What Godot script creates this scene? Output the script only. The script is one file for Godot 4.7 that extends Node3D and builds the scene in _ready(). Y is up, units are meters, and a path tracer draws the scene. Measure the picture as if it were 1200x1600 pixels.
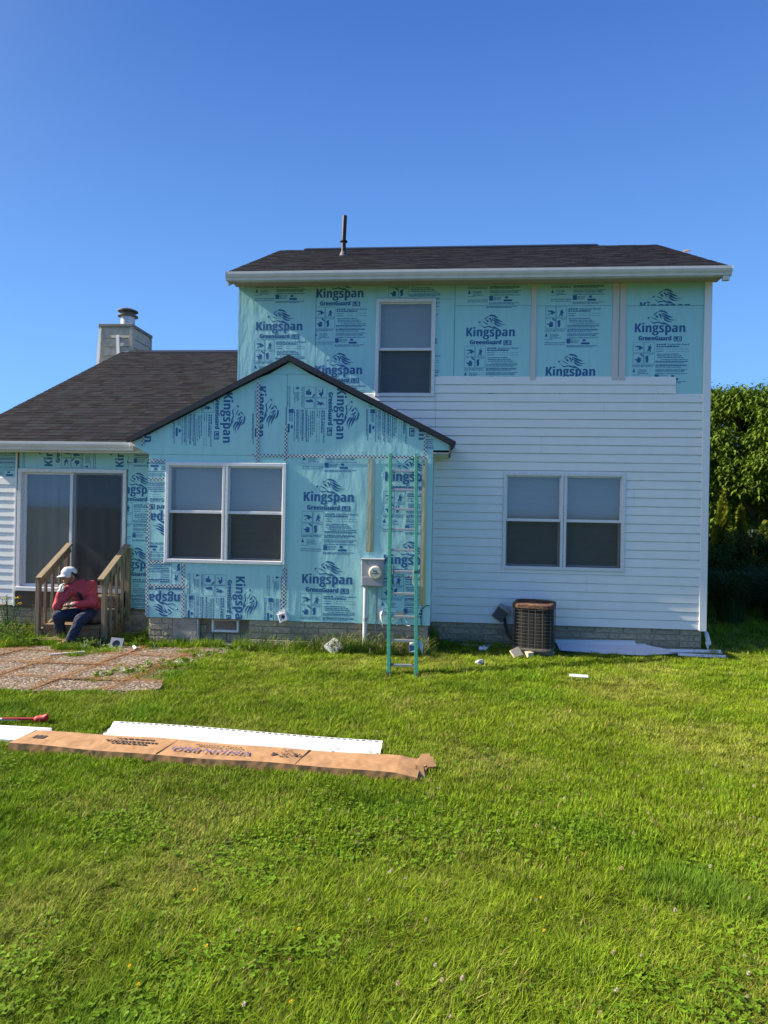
extends Node3D

# A house being re-sided, seen across its back lawn. Metres, y up; z = 0 is the main rear wall, +z runs towards the lawn.
# -------------------------------------------------------------------------------------------------- mesh building
class MB:
	var v := PackedVector3Array()
	var n := PackedVector3Array()
	var uv := PackedVector2Array()
	var c := PackedColorArray()
	var ink := Color(1, 1, 1)
	var xf := Transform3D.IDENTITY
	func put(p: Vector3, nn: Vector3, t := Vector2.ZERO) -> void:
		v.append(xf * p)
		n.append((xf.basis * nn).normalized())
		uv.append(t)
		c.append(ink)
	# corners run anticlockwise seen from outside
	func tri(a: Vector3, b: Vector3, d: Vector3) -> void:
		var nn := (b - a).cross(d - a)
		if nn.length_squared() < 1e-16:
			return
		nn = nn.normalized()
		put(a, nn); put(d, nn); put(b, nn)
	func quad(a: Vector3, b: Vector3, d: Vector3, e: Vector3) -> void:
		var nn := (d - a).cross(e - b).normalized()
		put(a, nn, Vector2(0, 0)); put(d, nn, Vector2(1, 1)); put(b, nn, Vector2(1, 0))
		put(a, nn, Vector2(0, 0)); put(e, nn, Vector2(0, 1)); put(d, nn, Vector2(1, 1))
	func squad(a: Vector3, b: Vector3, d: Vector3, e: Vector3, na: Vector3, nb: Vector3, nd: Vector3, ne: Vector3) -> void:
		put(a, na); put(d, nd); put(b, nb)
		put(a, na); put(e, ne); put(d, nd)
	func box(lo: Vector3, hi: Vector3) -> void:
		var a := lo
		var b := hi
		quad(Vector3(a.x, a.y, b.z), Vector3(b.x, a.y, b.z), Vector3(b.x, b.y, b.z), Vector3(a.x, b.y, b.z))
		quad(Vector3(b.x, a.y, a.z), Vector3(a.x, a.y, a.z), Vector3(a.x, b.y, a.z), Vector3(b.x, b.y, a.z))
		quad(Vector3(b.x, a.y, b.z), Vector3(b.x, a.y, a.z), Vector3(b.x, b.y, a.z), Vector3(b.x, b.y, b.z))
		quad(Vector3(a.x, a.y, a.z), Vector3(a.x, a.y, b.z), Vector3(a.x, b.y, b.z), Vector3(a.x, b.y, a.z))
		quad(Vector3(a.x, b.y, b.z), Vector3(b.x, b.y, b.z), Vector3(b.x, b.y, a.z), Vector3(a.x, b.y, a.z))
		quad(Vector3(a.x, a.y, a.z), Vector3(b.x, a.y, a.z), Vector3(b.x, a.y, b.z), Vector3(a.x, a.y, b.z))
	# box with chamfered edges
	func cbox(lo: Vector3, hi: Vector3, k := 0.004) -> void:
		k = minf(k, 0.45 * minf(hi.x - lo.x, minf(hi.y - lo.y, hi.z - lo.z)))
		var cen := (lo + hi) * 0.5
		var h := (hi - lo) * 0.5
		for ax in 3:
			var bx := (ax + 1) % 3
			var cx := (ax + 2) % 3
			for s in [-1.0, 1.0]:
				var q := []
				for e in [[-1, -1], [1, -1], [1, 1], [-1, 1]]:
					var p := Vector3.ZERO
					p[ax] = s * h[ax]
					p[bx] = e[0] * (h[bx] - k)
					p[cx] = e[1] * (h[cx] - k)
					q.append(cen + p)
				if s > 0:
					quad(q[0], q[1], q[2], q[3])
				else:
					quad(q[0], q[3], q[2], q[1])
			# the four edges that run along ax
			for s in [-1.0, 1.0]:
				for t in [-1.0, 1.0]:
					var a := Vector3.ZERO
					var b := Vector3.ZERO
					a[bx] = s * h[bx]; a[cx] = t * (h[cx] - k)
					b[bx] = s * (h[bx] - k); b[cx] = t * h[cx]
					var e0 := Vector3.ZERO
					e0[ax] = h[ax] - k
					edge(cen, a, b, e0)
		for s in [-1.0, 1.0]:
			for t in [-1.0, 1.0]:
				for u in [-1.0, 1.0]:
					var p := cen + Vector3(s * h.x, t * (h.y - k), u * (h.z - k))
					var q := cen + Vector3(s * (h.x - k), t * h.y, u * (h.z - k))
					var r := cen + Vector3(s * (h.x - k), t * (h.y - k), u * h.z)
					if s * t * u > 0:
						tri(p, q, r)
					else:
						tri(p, r, q)
	func edge(cen: Vector3, a: Vector3, b: Vector3, e0: Vector3) -> void:
		var nn := (b - a).cross(e0)
		if nn.dot(a + b) > 0:
			quad(cen + a - e0, cen + b - e0, cen + b + e0, cen + a + e0)
		else:
			quad(cen + b - e0, cen + a - e0, cen + a + e0, cen + b + e0)
	# a bar of rectangular section between two points
	func bar(a: Vector3, b: Vector3, w: float, h: float, up := Vector3.UP, k := 0.0) -> void:
		var keep := xf
		var z := (b - a)
		var l := z.length()
		z = z / l
		var x := up.cross(z)
		if x.length() < 0.01:
			x = Vector3.RIGHT
		x = x.normalized()
		var y := z.cross(x)
		xf = keep * Transform3D(Basis(x, y, z), a)
		if k > 0:
			cbox(Vector3(-w / 2, -h / 2, 0), Vector3(w / 2, h / 2, l), k)
		else:
			box(Vector3(-w / 2, -h / 2, 0), Vector3(w / 2, h / 2, l))
		xf = keep
	func tube(p: Array, r: Array, sides := 8, caps := true) -> void:
		var rings := []
		var nrm := []
		var ref := Vector3(0.13, 0.99, 0.07)
		for i in p.size():
			var d: Vector3 = (p[mini(i + 1, p.size() - 1)] - p[maxi(i - 1, 0)]).normalized()
			var x := ref.cross(d)
			if x.length() < 0.05:
				x = Vector3(1, 0, 0.1).cross(d)
			x = x.normalized()
			var y := d.cross(x)
			var ring := []
			var nr := []
			for k in sides:
				var a := TAU * k / sides
				var o := x * cos(a) + y * sin(a)
				ring.append(p[i] + o * (r[i] if i < r.size() else r[-1]))
				nr.append(o)
			rings.append(ring); nrm.append(nr)
		for i in p.size() - 1:
			for k in sides:
				var m := (k + 1) % sides
				squad(rings[i][k], rings[i][m], rings[i + 1][m], rings[i + 1][k], nrm[i][k], nrm[i][m], nrm[i + 1][m], nrm[i + 1][k])
		if caps:
			for k in range(1, sides - 1):
				tri(rings[0][0], rings[0][k + 1], rings[0][k])
				var e := p.size() - 1
				tri(rings[e][0], rings[e][k], rings[e][k + 1])
	# profile [radius, height] turned round y
	func lathe(prof: Array, sides := 20, smooth := true) -> void:
		for i in prof.size() - 1:
			var a: Vector2 = prof[i]
			var b: Vector2 = prof[i + 1]
			var nn := Vector2(b.y - a.y, a.x - b.x).normalized()
			for k in sides:
				var t0 := TAU * k / sides
				var t1 := TAU * (k + 1) / sides
				var d0 := Vector3(cos(t0), 0, -sin(t0))
				var d1 := Vector3(cos(t1), 0, -sin(t1))
				var y0 := Vector3(0, a.y, 0)
				var y1 := Vector3(0, b.y, 0)
				if smooth:
					squad(d0 * a.x + y0, d1 * a.x + y0, d1 * b.x + y1, d0 * b.x + y1, d0 * nn.x + Vector3.UP * nn.y, d1 * nn.x + Vector3.UP * nn.y, d1 * nn.x + Vector3.UP * nn.y, d0 * nn.x + Vector3.UP * nn.y)
				else:
					quad(d0 * a.x + y0, d1 * a.x + y0, d1 * b.x + y1, d0 * b.x + y1)
	# outline in x, y pushed from z0 to z1
	func prism(poly: PackedVector2Array, z0: float, z1: float) -> void:
		var p := poly
		if Geometry2D.is_polygon_clockwise(p):
			p = p.duplicate(); p.reverse()
		var ix := Geometry2D.triangulate_polygon(p)
		for i in range(0, ix.size(), 3):
			var a := p[ix[i]]
			var b := p[ix[i + 1]]
			var d := p[ix[i + 2]]
			if (b - a).cross(d - a) < 0:
				var s := b
				b = d; d = s
			tri(Vector3(a.x, a.y, z1), Vector3(b.x, b.y, z1), Vector3(d.x, d.y, z1))
			tri(Vector3(a.x, a.y, z0), Vector3(d.x, d.y, z0), Vector3(b.x, b.y, z0))
		for i in p.size():
			var a := p[i]
			var b := p[(i + 1) % p.size()]
			quad(Vector3(a.x, a.y, z0), Vector3(b.x, b.y, z0), Vector3(b.x, b.y, z1), Vector3(a.x, a.y, z1))
	func mesh(colored := false) -> ArrayMesh:
		var a := []
		a.resize(Mesh.ARRAY_MAX)
		a[Mesh.ARRAY_VERTEX] = v
		a[Mesh.ARRAY_NORMAL] = n
		a[Mesh.ARRAY_TEX_UV] = uv
		if colored:
			a[Mesh.ARRAY_COLOR] = c
		var m := ArrayMesh.new()
		m.add_surface_from_arrays(Mesh.PRIMITIVE_TRIANGLES, a)
		return m

# -------------------------------------------------------------------------------------------------- nodes
var M := {}
var rng := RandomNumberGenerator.new()
var counts := {}

func numbered(called: String) -> String:
	var k: int = counts.get(called, 0)
	counts[called] = k + 1
	return called if k == 0 else "%s_%03d" % [called, k]

func part(called: String, mb: MB, m: Material, parent: Node, colored := false) -> MeshInstance3D:
	var o := MeshInstance3D.new()
	o.name = called
	o.mesh = mb.mesh(colored)
	o.material_override = m
	parent.add_child(o, true)
	return o

func shape(called: String, mesh: Mesh, m: Material, parent: Node, at := Transform3D.IDENTITY) -> MeshInstance3D:
	var o := MeshInstance3D.new()
	o.name = called
	o.mesh = mesh
	o.material_override = m
	o.transform = at
	parent.add_child(o, true)
	return o

func holder(called: String, parent: Node) -> Node3D:
	var o := Node3D.new()
	o.name = called
	parent.add_child(o, true)
	return o

func thing(called: String, label: String, category: String, at := Vector3.ZERO, turn := 0.0, group := "") -> Node3D:
	var o := Node3D.new()
	o.name = numbered(called)
	add_child(o)
	o.position = at
	o.rotation.y = turn
	o.set_meta("label", label)
	o.set_meta("category", category)
	o.set_meta("kind", "thing")
	if group:
		o.set_meta("group", group)
	return o

func single(called: String, mb: MB, m: Material, label: String, category: String, group := "", colored := false) -> MeshInstance3D:
	var o := part(numbered(called), mb, m, self, colored)
	o.set_meta("label", label)
	o.set_meta("category", category)
	o.set_meta("kind", "thing")
	if group:
		o.set_meta("group", group)
	return o

func setting(o: Node, kind := "structure", label := "") -> Node:
	o.set_meta("kind", kind)
	if label:
		o.set_meta("label", label)
	return o

# -------------------------------------------------------------------------------------------------- materials
func lin(r: float, g: float, b: float) -> Color:
	return Color(r, g, b).linear_to_srgb()

func mat(called: String, col: Color, rough := 0.7, metal := 0.0) -> StandardMaterial3D:
	var m := StandardMaterial3D.new()
	m.resource_name = called
	m.albedo_color = col
	m.roughness = rough
	m.metallic = metal
	M[called] = m
	return m

func noise_image(size: int, freq: float, octaves := 4, seed_ := 1, stretch := Vector2(1, 1), kind := FastNoiseLite.TYPE_SIMPLEX_SMOOTH, contrast := 1.0) -> Image:
	var f := FastNoiseLite.new()
	f.seed = seed_
	f.noise_type = kind
	f.frequency = freq
	f.fractal_octaves = octaves
	var im := Image.create(size, size, false, Image.FORMAT_L8)
	var r := float(size)
	for y in size:
		for x in size:
			# blend across the border so that the tile repeats without a seam
			var u := x / r
			var w := y / r
			var px := x * stretch.x
			var py := y * stretch.y
			var sx := r * stretch.x
			var sy := r * stretch.y
			var a := f.get_noise_2d(px, py)
			var fu := smoothstep(0.8, 1.0, u)
			var fw := smoothstep(0.8, 1.0, w)
			if fu > 0.0:
				a = lerpf(a, f.get_noise_2d(px - sx, py), fu)
			if fw > 0.0:
				var b := f.get_noise_2d(px, py - sy)
				if fu > 0.0:
					b = lerpf(b, f.get_noise_2d(px - sx, py - sy), fu)
				a = lerpf(a, b, fw)
			var g := clampf(0.5 + 0.5 * a * contrast, 0, 1)
			im.set_pixel(x, y, Color(g, g, g))
	return im

func ramp(im: Image, stops: Array) -> ImageTexture:
	# stops: [[position, colour], ...]
	var out := Image.create(im.get_width(), im.get_height(), false, Image.FORMAT_RGB8)
	var g := Gradient.new()
	g.offsets = PackedFloat32Array(stops.map(func(s): return s[0]))
	g.colors = PackedColorArray(stops.map(func(s): return s[1]))
	for y in im.get_height():
		for x in im.get_width():
			out.set_pixel(x, y, g.sample(im.get_pixel(x, y).r))
	return ImageTexture.create_from_image(out)

func triplanar(m: StandardMaterial3D, scale: Vector3, world := true) -> void:
	m.uv1_triplanar = true
	m.uv1_world_triplanar = world
	m.uv1_scale = scale
	m.uv1_triplanar_sharpness = 8.0

func make_materials() -> void:
	var fine := noise_image(256, 0.03, 5, 11)
	var fine_t := ImageTexture.create_from_image(fine)
	var blotch := noise_image(256, 0.012, 4, 5)
	var grit := noise_image(256, 0.22, 3, 21)
	var grit_t := ImageTexture.create_from_image(grit)
	var streak := noise_image(256, 0.03, 4, 9, Vector2(1, 0.06))
	var streak_t := ImageTexture.create_from_image(streak)
	# aqua foam sheathing under a thin film
	var m := mat("foam", Color.WHITE, 0.42)
	m.albedo_texture = ramp(streak, [[0.2, lin(0.325, 0.625, 0.63)], [0.5, lin(0.345, 0.65, 0.655)], [0.8, lin(0.365, 0.675, 0.675)]])
	m.heightmap_enabled = true
	m.heightmap_texture = ImageTexture.create_from_image(noise_image(256, 0.02, 4, 31, Vector2(1, 0.35)))
	m.heightmap_scale = 0.6
	triplanar(m, Vector3(0.9, 0.9, 0.9))
	m = mat("foam_edge", lin(0.30, 0.62, 0.55), 0.8)
	m = mat("print", lin(0.022, 0.105, 0.27), 0.5)
	m = mat("tape_white", lin(0.55, 0.66, 0.67), 0.4)
	m = mat("tape_black", lin(0.012, 0.02, 0.04), 0.45)
	m = mat("foil", lin(0.48, 0.44, 0.28), 0.3, 0.75)
	m.heightmap_enabled = true
	m.heightmap_texture = streak_t
	m.heightmap_scale = 0.5
	triplanar(m, Vector3(3, 3, 3))
	# vinyl
	m = mat("vinyl", Color.WHITE, 0.5)
	m.albedo_texture = ramp(blotch, [[0.25, lin(0.79, 0.795, 0.755)], [0.55, lin(0.81, 0.815, 0.77)], [0.8, lin(0.825, 0.825, 0.785)]])
	m.heightmap_enabled = true
	m.heightmap_texture = ImageTexture.create_from_image(noise_image(256, 0.05, 4, 77, Vector2(0.05, 1)))
	m.heightmap_scale = 0.05
	triplanar(m, Vector3(1.3, 1.3, 1.3))
	m = mat("vinyl_trim", lin(0.79, 0.79, 0.78), 0.42)
	m = mat("frame_white", Color.WHITE, 0.4)
	m.albedo_texture = ramp(fine, [[0.2, lin(0.60, 0.615, 0.62)], [0.5, lin(0.70, 0.71, 0.715)], [0.8, lin(0.73, 0.74, 0.74)]])
	triplanar(m, Vector3(2.5, 2.5, 2.5))
	m = mat("gutter", Color.WHITE, 0.38)
	m.albedo_texture = ramp(blotch, [[0.2, lin(0.56, 0.565, 0.54)], [0.5, lin(0.61, 0.615, 0.59)], [0.8, lin(0.64, 0.64, 0.615)]])
	triplanar(m, Vector3(1.1, 1.1, 1.1))
	m = mat("soffit", lin(0.42, 0.36, 0.29), 0.75)
	m = mat("furring", lin(0.60, 0.56, 0.54), 0.7)
	m = mat("black_metal", lin(0.012, 0.012, 0.014), 0.45)
	m = mat("room_paint", lin(0.45, 0.43, 0.40), 0.9)
	m = mat("wall_core", lin(0.20, 0.15, 0.10), 0.9)
	m = mat("blind", lin(0.155, 0.175, 0.165), 0.85)
	m = mat("curtain", lin(0.055, 0.065, 0.07), 0.85)
	m = mat("seal", lin(0.02, 0.02, 0.02), 0.6)
	m = mat("glass", Color(0.9, 0.95, 0.97, 0.06), 0.02)
	m.transparency = BaseMaterial3D.TRANSPARENCY_ALPHA
	m.metallic_specular = 0.6
	m = mat("screen", Color(0.10, 0.105, 0.105, 0.45), 0.8)
	m.transparency = BaseMaterial3D.TRANSPARENCY_ALPHA
	m = mat("brown_board", lin(0.11, 0.075, 0.05), 0.8)
	# shingles: granules, tone comes with each tab
	m = mat("shingle", Color.WHITE, 0.95)
	m.metallic_specular = 0.2
	m.albedo_texture = ramp(grit, [[0.2, lin(0.55, 0.53, 0.55)], [0.5, lin(0.9, 0.88, 0.9)], [0.8, lin(1, 1, 1)]])
	m.vertex_color_use_as_albedo = true
	m.heightmap_enabled = true
	m.heightmap_texture = grit_t
	m.heightmap_scale = 0.3
	triplanar(m, Vector3(2.2, 2.2, 2.2))
	# masonry
	m = mat("block", Color.WHITE, 0.9)
	m.albedo_texture = ramp(fine, [[0.15, lin(0.27, 0.22, 0.145)], [0.45, lin(0.38, 0.32, 0.22)], [0.7, lin(0.44, 0.375, 0.27)], [0.9, lin(0.49, 0.435, 0.335)]])
	m.vertex_color_use_as_albedo = true
	m.heightmap_enabled = true
	m.heightmap_texture = fine_t
	m.heightmap_scale = 1.2
	triplanar(m, Vector3(2.0, 2.0, 2.0))
	m = mat("mortar", lin(0.33, 0.275, 0.195), 0.95)
	m = mat("parge", Color.WHITE, 0.9)
	m.albedo_texture = ramp(blotch, [[0.2, lin(0.24, 0.21, 0.17)], [0.5, lin(0.32, 0.29, 0.24)], [0.8, lin(0.38, 0.35, 0.30)]])
	m.heightmap_enabled = true
	m.heightmap_texture = fine_t
	m.heightmap_scale = 0.6
	triplanar(m, Vector3(1.5, 1.5, 1.5))
	# chimney siding, aged
	m = mat("chase", Color.WHITE, 0.7)
	m.albedo_texture = ramp(blotch, [[0.2, lin(0.30, 0.28, 0.24)], [0.6, lin(0.38, 0.36, 0.31)], [0.9, lin(0.43, 0.41, 0.36)]])
	triplanar(m, Vector3(2, 2, 2))
	m = mat("cap_metal", lin(0.16, 0.155, 0.15), 0.6, 0.3)
	m = mat("galvanised", lin(0.42, 0.43, 0.45), 0.45, 0.6)
	# timber
	m = mat("timber", Color.WHITE, 0.8)
	m.albedo_texture = ramp(streak, [[0.15, lin(0.12, 0.09, 0.055)], [0.45, lin(0.205, 0.155, 0.095)], [0.8, lin(0.27, 0.21, 0.135)]])
	m.heightmap_enabled = true
	m.heightmap_texture = streak_t
	m.heightmap_scale = 0.3
	triplanar(m, Vector3(3, 1.5, 3), false)
	m = mat("old_timber", Color.WHITE, 0.9)
	m.albedo_texture = ramp(fine, [[0.2, lin(0.09, 0.06, 0.035)], [0.5, lin(0.22, 0.14, 0.08)], [0.8, lin(0.36, 0.24, 0.14)]])
	triplanar(m, Vector3(4, 4, 4), false)
	# cardboard
	m = mat("cardboard", Color.WHITE, 0.85)
	m.albedo_texture = ramp(blotch, [[0.2, lin(0.32, 0.175, 0.08)], [0.5, lin(0.37, 0.205, 0.097)], [0.8, lin(0.41, 0.235, 0.115)]])
	m.heightmap_enabled = true
	m.heightmap_texture = ImageTexture.create_from_image(noise_image(256, 0.012, 3, 91))
	m.heightmap_scale = 2.0
	triplanar(m, Vector3(1.2, 1.2, 1.2), false)
	m = mat("ink_black", lin(0.05, 0.035, 0.03), 0.8)
	m = mat("ink_blue", lin(0.11, 0.09, 0.20), 0.8)
	# ladder, meter, air conditioner
	m = mat("ladder_green", Color.WHITE, 0.42)
	m.albedo_texture = ramp(fine, [[0.2, lin(0.014, 0.125, 0.09)], [0.5, lin(0.018, 0.165, 0.12)], [0.8, lin(0.03, 0.21, 0.155)]])
	triplanar(m, Vector3(4, 4, 4), false)
	m = mat("aluminium", lin(0.48, 0.48, 0.47), 0.42, 0.7)
	m = mat("rubber", lin(0.03, 0.03, 0.03), 0.8)
	m = mat("meter_grey", Color.WHITE, 0.5)
	m.albedo_texture = ramp(fine, [[0.2, lin(0.27, 0.28, 0.31)], [0.5, lin(0.33, 0.34, 0.37)], [0.8, lin(0.36, 0.37, 0.40)]])
	triplanar(m, Vector3(4, 4, 4))
	m = mat("conduit", lin(0.55, 0.56, 0.57), 0.5)
	m = mat("cream", lin(0.62, 0.58, 0.46), 0.4)
	m = mat("dial", lin(0.06, 0.08, 0.06), 0.5)
	m = mat("coil", lin(0.012, 0.012, 0.012), 0.8)
	m = mat("wire", lin(0.13, 0.12, 0.10), 0.5)
	m = mat("rust", Color.WHITE, 0.85)
	m.albedo_texture = ramp(fine, [[0.3, lin(0.04, 0.022, 0.015)], [0.5, lin(0.10, 0.05, 0.03)], [0.68, lin(0.20, 0.10, 0.06)], [0.85, lin(0.38, 0.28, 0.20)]])
	triplanar(m, Vector3(3, 3, 3))
	m = mat("dark_grey", lin(0.09, 0.09, 0.095), 0.6)
	m = mat("black_plastic", lin(0.015, 0.015, 0.016), 0.5)
	m = mat("white_plastic", lin(0.74, 0.75, 0.76), 0.4)
	m = mat("white_paper", lin(0.70, 0.70, 0.70), 0.8)
	m = mat("blue_paper", lin(0.06, 0.12, 0.30), 0.7)
	m = mat("polystyrene", lin(0.68, 0.66, 0.63), 0.9)
	m = mat("beige_block", lin(0.55, 0.47, 0.33), 0.9)
	m = mat("red_plastic", lin(0.45, 0.03, 0.03), 0.5)
	# ground
	m = mat("soil", Color.WHITE, 0.95)
	m.albedo_texture = ramp(noise_image(512, 0.03, 5, 44), [[0.2, lin(0.03, 0.045, 0.006)], [0.5, lin(0.055, 0.08, 0.010)], [0.75, lin(0.09, 0.095, 0.02)]])
	m.heightmap_enabled = true
	m.heightmap_texture = fine_t
	m.heightmap_scale = 3.0
	triplanar(m, Vector3(0.7, 0.7, 0.7))
	m = mat("dirt", Color.WHITE, 0.95)
	m.albedo_texture = ramp(grit, [[0.2, lin(0.10, 0.07, 0.045)], [0.5, lin(0.18, 0.125, 0.08)], [0.8, lin(0.26, 0.18, 0.11)]])
	m.heightmap_enabled = true
	m.heightmap_texture = grit_t
	m.heightmap_scale = 2.0
	triplanar(m, Vector3(1.7, 1.7, 1.7))
	var pebble := noise_image(512, 0.07, 1, 3, Vector2(1, 1), FastNoiseLite.TYPE_CELLULAR, 1.2)
	var cell := FastNoiseLite.new()
	cell.seed = 3
	cell.noise_type = FastNoiseLite.TYPE_CELLULAR
	cell.cellular_return_type = FastNoiseLite.RETURN_CELL_VALUE
	cell.frequency = 0.07
	cell.fractal_octaves = 1
	var tones := [lin(0.12, 0.09, 0.066), lin(0.19, 0.15, 0.112), lin(0.27, 0.218, 0.17), lin(0.065, 0.05, 0.038), lin(0.37, 0.315, 0.26), lin(0.17, 0.115, 0.078)]
	var agg := Image.create(512, 512, false, Image.FORMAT_RGB8)
	for y in 512:
		for x in 512:
			var k := int(absf(cell.get_noise_2d(x, y)) * 997.0) % tones.size()
			agg.set_pixel(x, y, tones[k] * (0.8 + 0.35 * fine.get_pixel(x % 256, y % 256).r))
	m = mat("aggregate", Color.WHITE, 0.9)
	m.albedo_texture = ImageTexture.create_from_image(agg)
	m.heightmap_enabled = true
	m.heightmap_flip_texture = true
	m.heightmap_texture = ImageTexture.create_from_image(pebble)
	m.heightmap_scale = 2.5
	triplanar(m, Vector3(1.1, 1.1, 1.1))
	# leaves and blades carry their own tone
	for d in [["grass", 0.75, Color(0.5, 0.62, 0.14)], ["leaf", 0.6, Color(0.55, 0.68, 0.2)], ["petal", 0.8, Color(0.3, 0.3, 0.25)], ["straw", 0.9, Color(0.2, 0.15, 0.1)]]:
		m = mat(d[0], Color.WHITE, d[1])
		m.vertex_color_use_as_albedo = true
		m.metallic_specular = 0.25
		m.backlight_enabled = true
		m.backlight = d[2]
		m.cull_mode = BaseMaterial3D.CULL_DISABLED
	m = mat("bark", Color.WHITE, 0.95)
	m.albedo_texture = ramp(fine, [[0.2, lin(0.03, 0.024, 0.018)], [0.5, lin(0.09, 0.07, 0.05)], [0.8, lin(0.16, 0.13, 0.10)]])
	triplanar(m, Vector3(3, 1, 3))
	# person
	m = mat("skin", lin(0.25, 0.125, 0.075), 0.55)
	m = mat("jacket", Color.WHITE, 0.85)
	m.albedo_texture = ramp(fine, [[0.2, lin(0.33, 0.035, 0.05)], [0.5, lin(0.42, 0.05, 0.065)], [0.8, lin(0.50, 0.075, 0.09)]])
	m.heightmap_enabled = true
	m.heightmap_texture = ImageTexture.create_from_image(blotch)
	m.heightmap_scale = 3.0
	triplanar(m, Vector3(3, 3, 3))
	m = mat("denim", Color.WHITE, 0.9)
	m.albedo_texture = ramp(fine, [[0.2, lin(0.008, 0.013, 0.03)], [0.5, lin(0.015, 0.025, 0.056)], [0.8, lin(0.035, 0.05, 0.095)]])
	m.heightmap_enabled = true
	m.heightmap_texture = ImageTexture.create_from_image(blotch)
	m.heightmap_scale = 3.0
	triplanar(m, Vector3(3, 3, 3))
	m = mat("boot", lin(0.33, 0.19, 0.10), 0.8)
	m = mat("glove", lin(0.60, 0.57, 0.50), 0.9)
	m = mat("cap_cloth", lin(0.62, 0.61, 0.62), 0.9)
	m = mat("dark_cloth", lin(0.015, 0.015, 0.02), 0.9)

func _ready() -> void:
	rng.seed = 20240611
	# camera: a phone held upright at the far side of the lawn
	var cam := Camera3D.new()
	cam.name = "camera"
	add_child(cam)
	cam.transform = Transform3D(Basis(Vector3(0.99633151, 0.01836689, -0.08358336), Vector3(-0.01820603, 0.99983065, 0.00268643), Vector3(0.08361855, -0.00115486, 0.99649717)), Vector3(3.1224, 1.6145, 10.0194))
	cam.fov = 75.14
	cam.near = 0.1
	cam.far = 3000.0
	cam.current = true
	# clear blue sky
	var sky_mat := ProceduralSkyMaterial.new()
	sky_mat.sky_top_color = Color(0.072, 0.222, 0.495)
	sky_mat.sky_horizon_color = Color(0.435, 0.635, 0.86)
	sky_mat.sky_curve = 0.32
	sky_mat.sky_energy_multiplier = 1.0
	sky_mat.ground_horizon_color = Color(0.50, 0.56, 0.50)
	sky_mat.ground_bottom_color = Color(0.20, 0.26, 0.12)
	sky_mat.ground_energy_multiplier = 0.8
	sky_mat.sun_angle_max = 90.0
	sky_mat.sun_curve = 0.25
	var sky := Sky.new()
	sky.sky_material = sky_mat
	var env := Environment.new()
	env.background_mode = Environment.BG_SKY
	env.sky = sky
	env.tonemap_mode = Environment.TONE_MAPPER_LINEAR
	env.tonemap_exposure = 2.08
	env.sdfgi_enabled = true
	env.ssao_enabled = true
	env.ssil_enabled = true
	var around := WorldEnvironment.new()
	around.name = "world_environment"
	around.environment = env
	add_child(around)
	# the sun, low over the ridge line of the wall: it only grazes the rear walls
	var sun := DirectionalLight3D.new()
	sun.name = "sun"
	add_child(sun)
	sun.basis = Basis.looking_at(Vector3(1.0, -0.736, -0.07).normalized())
	sun.light_energy = 1.6
	sun.light_color = Color(1.0, 0.95, 0.86)
	sun.light_angular_distance = 0.5
	sun.shadow_enabled = true

	make_materials()
	build_ground()
	build_house()
	build_steps()
	build_person()
	build_ladder()
	build_meter()
	build_air_conditioner()
	build_carton()
	build_litter()
	build_trees()
	build_plants()
	build_lawn()
# -------------------------------------------------------------------------------------------------- ground
func gy(_x: float, z: float) -> float:
	return -0.36 + 0.33 * clampf((z - 1.0) / 9.0, 0.0, 1.0)

func build_ground() -> void:
	var mb := MB.new()
	var xs := [-1500.0, -200.0, -40.0, -12.0]
	var x := -8.0
	while x <= 16.0:
		xs.append(x)
		x += 0.5
	xs.append_array([20.0, 40.0, 200.0, 1500.0])
	var zs := [-1500.0, -200.0, -40.0, -16.0, -8.0, -4.0, 0.0]
	var z := 1.0
	while z <= 11.0:
		zs.append(z)
		z += 0.5
	zs.append_array([20.0, 60.0, 300.0, 1500.0])
	for i in xs.size() - 1:
		for j in zs.size() - 1:
			var a := Vector3(xs[i], gy(xs[i], zs[j]), zs[j])
			var b := Vector3(xs[i], gy(xs[i], zs[j + 1]), zs[j + 1])
			var d := Vector3(xs[i + 1], gy(xs[i + 1], zs[j + 1]), zs[j + 1])
			var e := Vector3(xs[i + 1], gy(xs[i + 1], zs[j]), zs[j])
			mb.quad(a, b, d, e)
	setting(part("ground", mb, M.soil, self), "structure", "grassy ground of the back garden")

# -------------------------------------------------------------------------------------------------- what is printed on the foam boards
var tile := PackedVector2Array()
var sheets: Array[PackedVector2Array] = []      # overprinted pieces, each on a level of its own
# triangles of one repeat; origin at the foot of the K, x along the writing
const PERIOD := 1.165

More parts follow.
